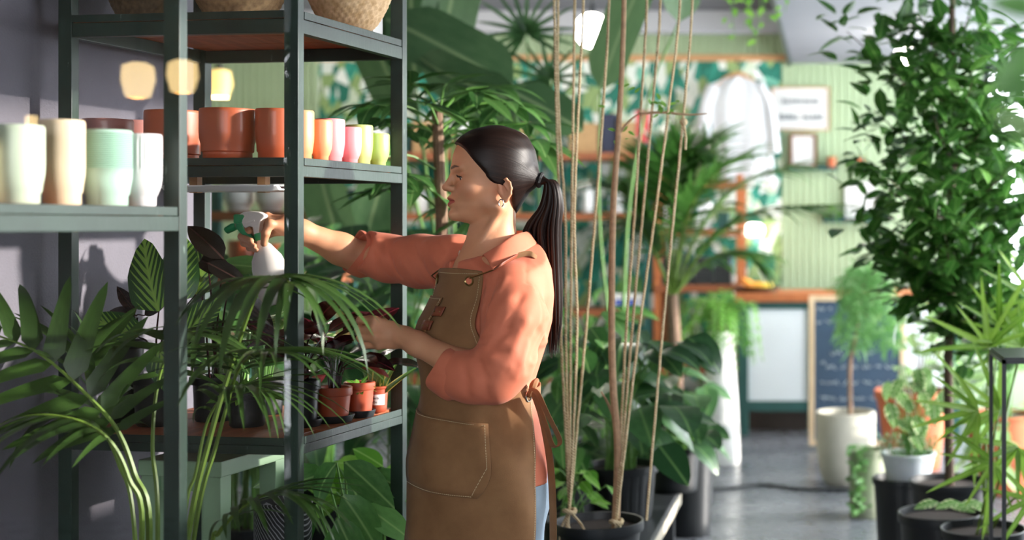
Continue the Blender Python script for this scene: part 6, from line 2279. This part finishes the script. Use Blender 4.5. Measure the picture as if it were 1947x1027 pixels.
# lamps
def lamp(u, v, y, r, col, st, label, ceil=ZC, shade=None, watt=25):
    p = P(u, v, y)
    o = empty('pendant_lamp', (p.x, p.y, ceil), label, 'lamp', 'pendant lamps')
    MB().sphere(p, r, 20, 14).build('bulb', emit('bulb' + col + str(st), col, st), o)
    MB().tube([p + Vector((0, 0, r * .9)), p + Vector((0, 0, r + .05))], [.025, .02], 12).build('socket', M_METAL, o)
    MB().tube([p + Vector((0, 0, r + .05)), Vector((p.x, p.y, ceil))], .004, 6).build('cord', M_METAL, o)
    if shade:
        MB().lathe(shade, 32, (p.x, p.y, p.z)).build('shade', emit('shade' + col, col, st * .25), o)
    ld = bpy.data.lights.new('bulb_light', 'POINT'); ld.energy = watt; ld.shadow_soft_size = r * 1.2; ld.color = (1, .93, .82)
    lo = bpy.data.objects.new('bulb_light', ld); link(lo, o, Matrix.Translation(p + Vector((0, 0, -r - .03))))


lamp(1126, 58, 8.2, .10, '#fff7ea', 22, 'bright round white lamp at the ceiling behind the ropes', watt=30)
lamp(760, 40, 8.4, .075, '#fff7ea', 22, 'added round white fill lamp hidden among the paddle leaves at the ceiling', watt=25)  # lamp added to brighten the back of the shop
lamp(1720, 105, 8.8, .06, '#fff7ea', 22, 'added round white fill lamp under the soffit behind the ficus', ceil=2.62, watt=10)  # another added lamp, lifts the light on the back wall
# wall spot
sp = empty('wall_lamp', P(1434, 440, YB - .05), 'small dome wall lamp glowing white beside the orange shelving', 'lamp')
MB().lathe([(0, -.035), (.06, -.03), (.075, .0), (.068, .035), (.034, .058), (0, .062)], 24, P(1434, 440, YB - .14)).build('globe', emit('globe_white', '#fff4e2', 7), sp)
MB().tube([P(1434, 432, YB - .12), P(1434, 428, YB - .05), P(1434, 432, YB - .012)], .01, 8).build('arm', M_METAL, sp)

# ------------------------------------------------------------------ right-hand pots and trees
cp = empty('weeping_tree', at(1610, 7.82, 0), 'weeping feathery little tree in round concrete pot by the chalkboard', 'tree')
MB().lathe([(0, 0), (.10, 0), (.125, .02), (.150, .10), (.162, .22), (.164, .38), (.160, .40), (.150, .40), (.148, .34), (.0, .33)], 40, at(1608, 7.82, 0)).build('pot', M_CONCRETE, cp)
MB().lathe([(0, .345), (.148, .345)], 24, at(1608, 7.82, 0)).build('soil', M_SOIL, cp)
stem(cp, [at(1617, 7.82, .34), P(1616, 700, 7.82), P(1622, 660, 7.82), P(1630, 620, 7.82), P(1640, 540, 7.82)], .013, .008, M_BARK, 14, 'trunk', 8)
M_WEEP = leafmat('weeping_needle', '#5f9450', '#93bd78', None, .5, .35)
WL = [leaf_me('needle', M_WEEP, 'strap', .10, 3, .2, d, 0, 3) for d in (.4, .9)]
B = Batch(); rr = random.Random(55)
for i in range(1500):
    a = rr.uniform(0, 2 * math.pi); q = rr.random() ** .5
    cu, cvv = (1645 + 50 * q * math.cos(a), 545 + 48 * q * math.sin(a)) if i % 3 else (1625 + 38 * q * math.cos(a), 610 + 55 * q * math.sin(a))
    if i % 7 == 0: cu, cvv = 1690 + 25 * q * math.cos(a), 620 + 45 * q * math.sin(a)
    B.leaf(rr.choice(WL), P(cu, cvv, 7.82 + rr.uniform(-.16, .16)), (rr.uniform(-.5, .5), rr.uniform(-.5, .5), rr.uniform(-1, .1)), (rr.uniform(-1, 1), -1, .3), rr.uniform(.06, .11))
B.build('foliage', M_WEEP, cp)
for (u, v) in ((1600, 560), (1680, 540), (1660, 500), (1610, 520), (1695, 590), (1590, 620), (1650, 610)):
    stem(cp, [P(1632, 600, 7.82), P((1632 + u) / 2, (590 + v) / 2 - 15, 7.82), P(u, v, 7.82)], .005, .002, M_BARK, 8, 'branch', 5)

tc_ = empty('terracotta_planter', at(1735, 8.35, 0), 'large terracotta planter with leafy shrub beside the chalkboard', 'planter')
pot(tc_, at(1735, 8.35, 0), .225, .16, .46, M_TERRACLAY, .02, .05)
rr = random.Random(61)
for i in range(60):
    p = P(rr.gauss(1765, 40), rr.uniform(560, 735), 8.35 + rr.uniform(-.2, .2))
    put_leaf(rr.choice(LF['pale']), tc_, p, (rr.uniform(-1, 1), rr.uniform(-1, .3), rr.uniform(-.6, .5)), (0, -.5, 1), rr.uniform(.10, .16))
for i in range(7):
    stem(tc_, [at(1735, 8.35, .42), P(1745 + i * 6, 690, 8.35), P(1730 + 14 * i, 600, 8.35)], .008, .003, M_BARK, 8, 'branch', 5)

sg = empty('trailing_plant', at(1650, 6.95, 0), 'sage grey cylinder pot overgrown by a trailing plant', 'plant')
pot(sg, at(1650, 6.95, 0), .095, .088, .33, M_SAGEPOT, .003, .012)
rr = random.Random(62)
TL_ = leaf_me('leaf', M_MIDGREEN, 'ovate', .6, 3, .1, .3, 0, 3)
for i in range(80):
    p = P(rr.gauss(1632, 10), rr.uniform(845, 975), 6.95 - .10 + rr.uniform(-.04, .05))
    put_leaf(TL_, sg, p, (rr.uniform(-1, 1), -1, rr.uniform(-1, .4)), (0, -1, .5), rr.uniform(.025, .045))
for i in range(8): stem(sg, [at(1648, 6.9, .32), P(1625 + i * 5, 850, 6.86), P(1620 + i * 5, 955 - 8 * (i % 3), 6.84)], .002, .001, M_STEM, 8, 'vine', 4)

bk = empty('black_bucket', at(1713, 6.0, 0), 'black bucket carrying the white hanging pot', 'bucket')
pot(bk, at(1713, 6.0, 0), .122, .095, .362, M_BLACKPOT, .012, .03, soil=False, name='body')
MB().lathe([(0, .318), (.110, .318), (.110, .322), (0, .322)], 28, at(1713, 6.0, 0)).build('board', M_BLACKPOT, bk)
hp = empty('hanging_pot_plant', at(1727, 5.98, .323), 'white hanging pot with fine fern and variegated leaves on the black bucket', 'plant')
MB().lathe([(0, 0), (.075, 0), (.085, .01), (.112, .13), (.118, .138), (.118, .145), (.108, .145), (.08, .02), (0, .018)], 36, at(1727, 5.98, .323)).build('pot', simple('pale_blue_white', '#d7dee4', .4, .03), hp)
MB().lathe([(0, .12), (.104, .12)], 20, at(1727, 5.98, .323)).build('soil', M_SOIL, hp)
rr = random.Random(63)
B = Batch(); FN = leaf_me('sprig', M_MIDGREEN, 'lance', .25, 2, .1, .3, 0, 3)
for i in range(700):
    a = rr.uniform(0, 6.28); q = rr.random() ** .5
    p = at(1727, 5.98, .46) + Vector((.13 * q * math.cos(a), .12 * q * math.sin(a), rr.uniform(-.03, .07)))
    B.leaf(FN, p, (rr.uniform(-1, 1), rr.uniform(-1, 1), rr.uniform(-.2, 1)), (0, 0, 1), rr.uniform(.02, .045))
B.build('fern_sprigs', M_MIDGREEN, hp)
for (u, v) in [(1688, 765), (1705, 745), (1730, 725), (1755, 712), (1770, 730), (1785, 712), (1700, 800), (1738, 790), (1750, 745), (1775, 760), (1760, 800), (1720, 760), (1690, 725), (1742, 700), (1790, 745), (1715, 720), (1768, 695), (1738, 830), (1780, 775), (1722, 790)]:
    tip = P(u, v, 5.95 + rr.uniform(-.1, .1))
    stem(hp, [at(1727, 5.98, .45), at(1727, 5.98, .45).lerp(tip, .5) + Vector((0, 0, .04)), tip], .003, .0015, M_STEM, 7, 'stalk', 5)
    put_leaf(rr.choice(LF['vari']), hp, tip, (rr.uniform(-.8, .8), -.5, rr.uniform(-.9, .1)), (0, -.6, 1), rr.uniform(.085, .125))
for (u0, u1) in ((1690, 1712), (1765, 1716), (1735, 1714)):
    stem(hp, [P(u0, 862, 5.95), P((u0 + u1) / 2, 780, 5.96), P(u1, 690, 5.98)], .0016, .0016, M_WHITEP, 6, 'hanger_wire', 5)

# ficus
M_TRUNK = simple('dark_trunk', '#4a3a2c', .8, .2, 30, .5)
fx = empty('ficus_tree', at(1806, 5.6, 0), 'tall dense ficus tree filling the right side of the picture', 'tree')
pot(fx, at(1806, 5.6, 0), .16, .13, .42, M_BLACKPOT, .012, .03)
trunk_p = stem(fx, [at(1806, 5.6, .38), P(1803, 700, 5.6), P(1808, 560, 5.6), P(1805, 430, 5.6), P(1815, 250, 5.6), P(1810, 60, 5.6), P(1815, -120, 5.6)], .020, .010, M_TRUNK, 30, 'trunk', 9)
rr = random.Random(71)
limbs = []
for (u, v, y, v0) in [(1640, 420, 5.4, 500), (1625, 310, 5.5, 420), (1690, 340, 5.2, 420), (1610, 60, 5.6, 200), (1690, 120, 5.3, 260), (1750, 30, 5.5, 150), (1720, 480, 5.5, 540), (1770, 380, 5.1, 440), (1900, 330, 5.4, 430), (1930, 170, 5.5, 300), (1890, 60, 5.3, 180), (1870, 480, 5.3, 540), (1930, 470, 5.5, 560), (1770, 200, 5.2, 300), (1850, 150, 5.1, 260), (1760, 560, 5.5, 600), (1660, 210, 5.6, 300), (1960, 60, 5.6, 200), (1850, 0, 5.8, 120), (1700, 20, 5.7, 140), (1730, 260, 5.9, 350), (1880, 250, 5.9, 350), (1830, 350, 5.9, 420), (1650, 470, 5.6, 520), (1940, 300, 5.2, 400), (1800, 460, 5.25, 520), (1900, 560, 5.5, 620), (1950, 400, 5.4, 500), (1940, 560, 5.6, 620), (1880, 180, 5.6, 260), (1960, 220, 5.5, 320), (1900, 420, 5.7, 480), (1850, 600, 5.6, 640), (1940, 640, 5.8, 660)]:
    a, b = P(1808, v0, 5.6), P(u, v, y)
    limbs.append(stem(fx, [a, a.lerp(b, .5) + Vector((0, 0, -.03)), b], .006, .002, M_TRUNK, 12, 'branch', 5))
B = Batch(); k = 0
for r_ in range(62):
    for lp in limbs:
        q = rr.uniform(.18, 1.04); i = min(10, int(q * 11)); p = lp[i].lerp(lp[i + 1], min(1, q * 11 - i))
        p = p + Vector((rr.gauss(0, .055), rr.gauss(0, .06), rr.gauss(0, .055)))
        d = (lp[-1] - lp[0]).normalized() * .6 + Vector((rr.uniform(-1, 1), rr.uniform(-1, 1), rr.uniform(-.8, .6)))
        up = (rr.uniform(-.4, .4), rr.uniform(-.6, .3), 1); L = rr.uniform(.075, .125)
        k += 1
        if k <= 300 and p.y < 5.55: put_leaf(rr.choice(LF['ficus']), fx, p, d, up, L)
        else: B.leaf(rr.choice(LF['ficus']), p, d, up, L)
B.build('leaves', M_FICUS, fx)

rr = random.Random(74)
bushy('rubber_tree', 'light green tree behind the ficus at the far right window', at(1905, 7.6, 0), (.2, .16, .42, M_TERRACLAY),
      [(rr.gauss(1905, 38), rr.uniform(180, 900), 7.6 + rr.uniform(-.35, .35)) for i in range(110)], 'pale', .17, seed=12)
# lady palm and black pots at the right front
def lady_palm(name, label, loc, hubs, potargs, mat, seed, L=.24):
    rr = random.Random(seed); loc = Vector(loc)
    o = empty(name, loc, label, 'palm')
    if potargs: pot(o, loc, *potargs)
    b = loc + Vector((0, 0, potargs[2] - .04))
    me = [leaf_me('segment', mat, 'strap', .095, 7, .3, d, 0, 3) for d in (.1, .4, .7)]
    for (u, v, y, az, n) in hubs:
        hub = P(u, v, y)
        stem(o, [b + Vector((rr.uniform(-.03, .03), rr.uniform(-.03, .03), 0)), b.lerp(hub, .6) + Vector((0, 0, .05)), hub], .005, .003, M_PALMSTEM, 10, 'petiole', 6)
        pe = bpy.data.objects[W_last()]
        for k in range(n):
            a = math.radians(az - 75 + 150 * k / max(1, n - 1)) + rr.uniform(-.08, .08)
            put_leaf(rr.choice(me), pe, hub, (math.cos(a), rr.uniform(-.6, .1), math.sin(a)), (rr.uniform(-.3, .3), -1, .5), L * rr.uniform(.75, 1.1), 1.0, 'segment')
    return o


lady_palm('lady_palm', 'yellow green lady palm in black pot behind the metal stand', at(1870, 4.9, 0), [(1880, 660, 4.85, 100, 7), (1900, 620, 4.95, 70, 7), (1860, 780, 4.75, 190, 7), (1900, 780, 4.8, 160, 7), (1945, 660, 4.9, 120, 7), (1890, 880, 4.7, 215, 6), (1935, 850, 4.75, 240, 7), (1960, 950, 4.6, 200, 5), (1965, 570, 5.0, 165, 6)],
          (.15, .12, .38, M_BLACKPOT, .012, .03), M_YELLOWG, 81)
e1 = empty('wide_black_pot', at(1800, 5.15, 0), 'wide black pot at the bottom edge right of the black bucket', 'pot')
pot(e1, at(1788, 5.15, 0), .155, .12, .385, M_BLACKPOT, .014, .035)
for i in range(5):
    tip = P(1785 + 20 * i, 955 + 6 * (i % 2), 5.1)
    put_leaf(LF['vari'][0], e1, tip, (1 if i % 2 else -1, -.4, -.1), (0, -.4, 1), .10)
# metal stand
YM = 4.2
ms_ = empty('metal_stand', at(1930, YM + .2, 0), 'black square tube stand at the right edge of the picture', 'stand')
x0, x1 = at(1909, YM, 0).x, at(1909, YM, 0).x + .34
zt2 = CAM_H - (684 - 430) * YM / F
for x in (x0, x1):
    for y in (YM, YM + .34): MB().bbox((x - .006, y - .006, 0), (x + .006, y + .006, zt2)).build('leg', M_METAL, ms_, smooth=False)
for y in (YM, YM + .34):
    MB().bbox((x0 - .006, y - .006, zt2 - .012), (x1 + .006, y + .006, zt2)).build('rail', M_METAL, ms_, smooth=False)
    MB().bbox((x0 - .006, y - .006, .1), (x1 + .006, y + .006, .112)).build('rail', M_METAL, ms_, smooth=False)
for x in (x0, x1): MB().bbox((x - .006, YM, zt2 - .012), (x + .006, YM + .34, zt2)).build('rail', M_METAL, ms_, smooth=False)
MB().bbox((x0, YM, zt2), (x1, YM + .34, zt2 + .006)).build('top', M_METAL, ms_, smooth=False)

# branch added close to the lens at the right in place of green lens flare
nl_ = empty('flare_branch', P(1990, 60, 1.15), 'blurred green branch added close to the lens at the upper right in place of lens flare', 'branch')
stem(nl_, [P(2050, 380, 1.2), P(2000, 220, 1.15), P(1975, 80, 1.12), P(1985, -60, 1.12)], .003, .0015, M_STEM, 10, 'twig', 5)
for (u, v, du, dv, L, key) in [(1985, 260, -60, -30, .045, 'pale'), (1975, 90, -50, 40, .05, 'mid'), (1985, 20, -60, -10, .05, 'mid'), (1985, 160, -60, 10, .045, 'mid')]:
    put_leaf(LF[key][0], nl_, P(u, v, 1.14), (du, -10, -dv), (0, -1, .3), L)

# hanging greenery at the ceiling
hg = empty('ceiling_vine', P(1450, -60, 7.0), 'light green trailing vine hanging from the ceiling above the shirt', 'vine')
rr = random.Random(91)
for i in range(9):
    u = 1375 + i * 16; L = rr.uniform(40, 150)
    stem(hg, [P(u, -60, 7.0), P(u + rr.uniform(-8, 8), -60 + L * .6, 7.0), P(u + rr.uniform(-10, 10), -60 + L, 7.0)], .003, .0015, M_STEM, 8, 'strand', 5)
    for k in range(7):
        put_leaf(rr.choice(LF['bright']), hg, P(u + rr.uniform(-10, 10), -60 + L * (k + 1) / 7, 7.0 + rr.uniform(-.03, .03)), (rr.uniform(-1, 1), -.4, rr.uniform(-1, .2)), (0, -1, .4), rr.uniform(.035, .06))
# cable on the floor
cbm = MB().tube(spline([Vector((P(1300, 0, 7.6).x, 7.55, .008)), Vector((P(1380, 0, 7.6).x, 7.65, .008)), Vector((P(1450, 0, 7.7).x, 7.75, .008)), Vector((P(1530, 0, 7.6).x, 7.62, .008)), Vector((P(1640, 0, 7.6).x, 7.6, .008)), Vector((P(1720, 0, 7.6).x, 7.7, .008))], 40), .008, 8)
tag(cbm.build('floor_cable', M_BLACKPOT), 'thin black cable lying across the concrete floor', 'cable')

# ------------------------------------------------------------------ warm pendant lamps and glass screen in front of the left shelves
YG = 2.0
gs = empty('glass_screen', (-1.4, YG, 0), 'clear glass screen in front of the left shelves with faint lamp reflections', 'glass')
MB().bbox((-2.6, YG, .02), (P(545, 0, YG).x, YG + .006, 2.7)).build('pane', M_GLASS, gs, smooth=False)
MB().bbox((-2.6, YG - .02, 0), (P(545, 0, YG).x, YG + .026, .02)).build('foot_rail', M_METAL, gs, smooth=False)
def warm_lamp(u, v, yi, label, k=1.0):
    """stands behind the camera; its mirror image in the glass is seen at u, v"""
    p = P(u, v, yi); p.y = 2 * YG - yi
    o = empty('shade_lamp', (p.x, p.y, ZC), label, 'lamp', 'woven shade lamps behind the camera')
    m = emit('warm_shade', '#ffdc9a', 9)
    MB().lathe([(k * a_, k * b_) for (a_, b_) in ((.03, .075), (.062, .06), (.068, .0), (.05, -.07), (.035, -.075))], 28, p).build('shade', m, o)
    MB().sphere(p, .03 * k, 12, 8).build('bulb', emit('warm_bulb', '#fff0d0', 30), o)
    MB().tube([p + Vector((0, 0, .07)), Vector((p.x, p.y, ZC))], .004, 6).build('cord', M_METAL, o)
warm_lamp(261, 152, 6.0, 'warm shaded lamp mirrored in the glass left of the near post')
warm_lamp(346, 145, 6.5, 'warm shaded lamp mirrored in the glass over the near post')
warm_lamp(58, 231, 6.7, 'small far lamp mirrored in the glass above the cream pot', .4)
lamp(418, 160, 8.6, .07, '#f4d484', 3, 'yellow shaded lamp seen between the tower posts', shade=[(.02, .09), (.06, .08), (.075, .0), (.05, -.08)])
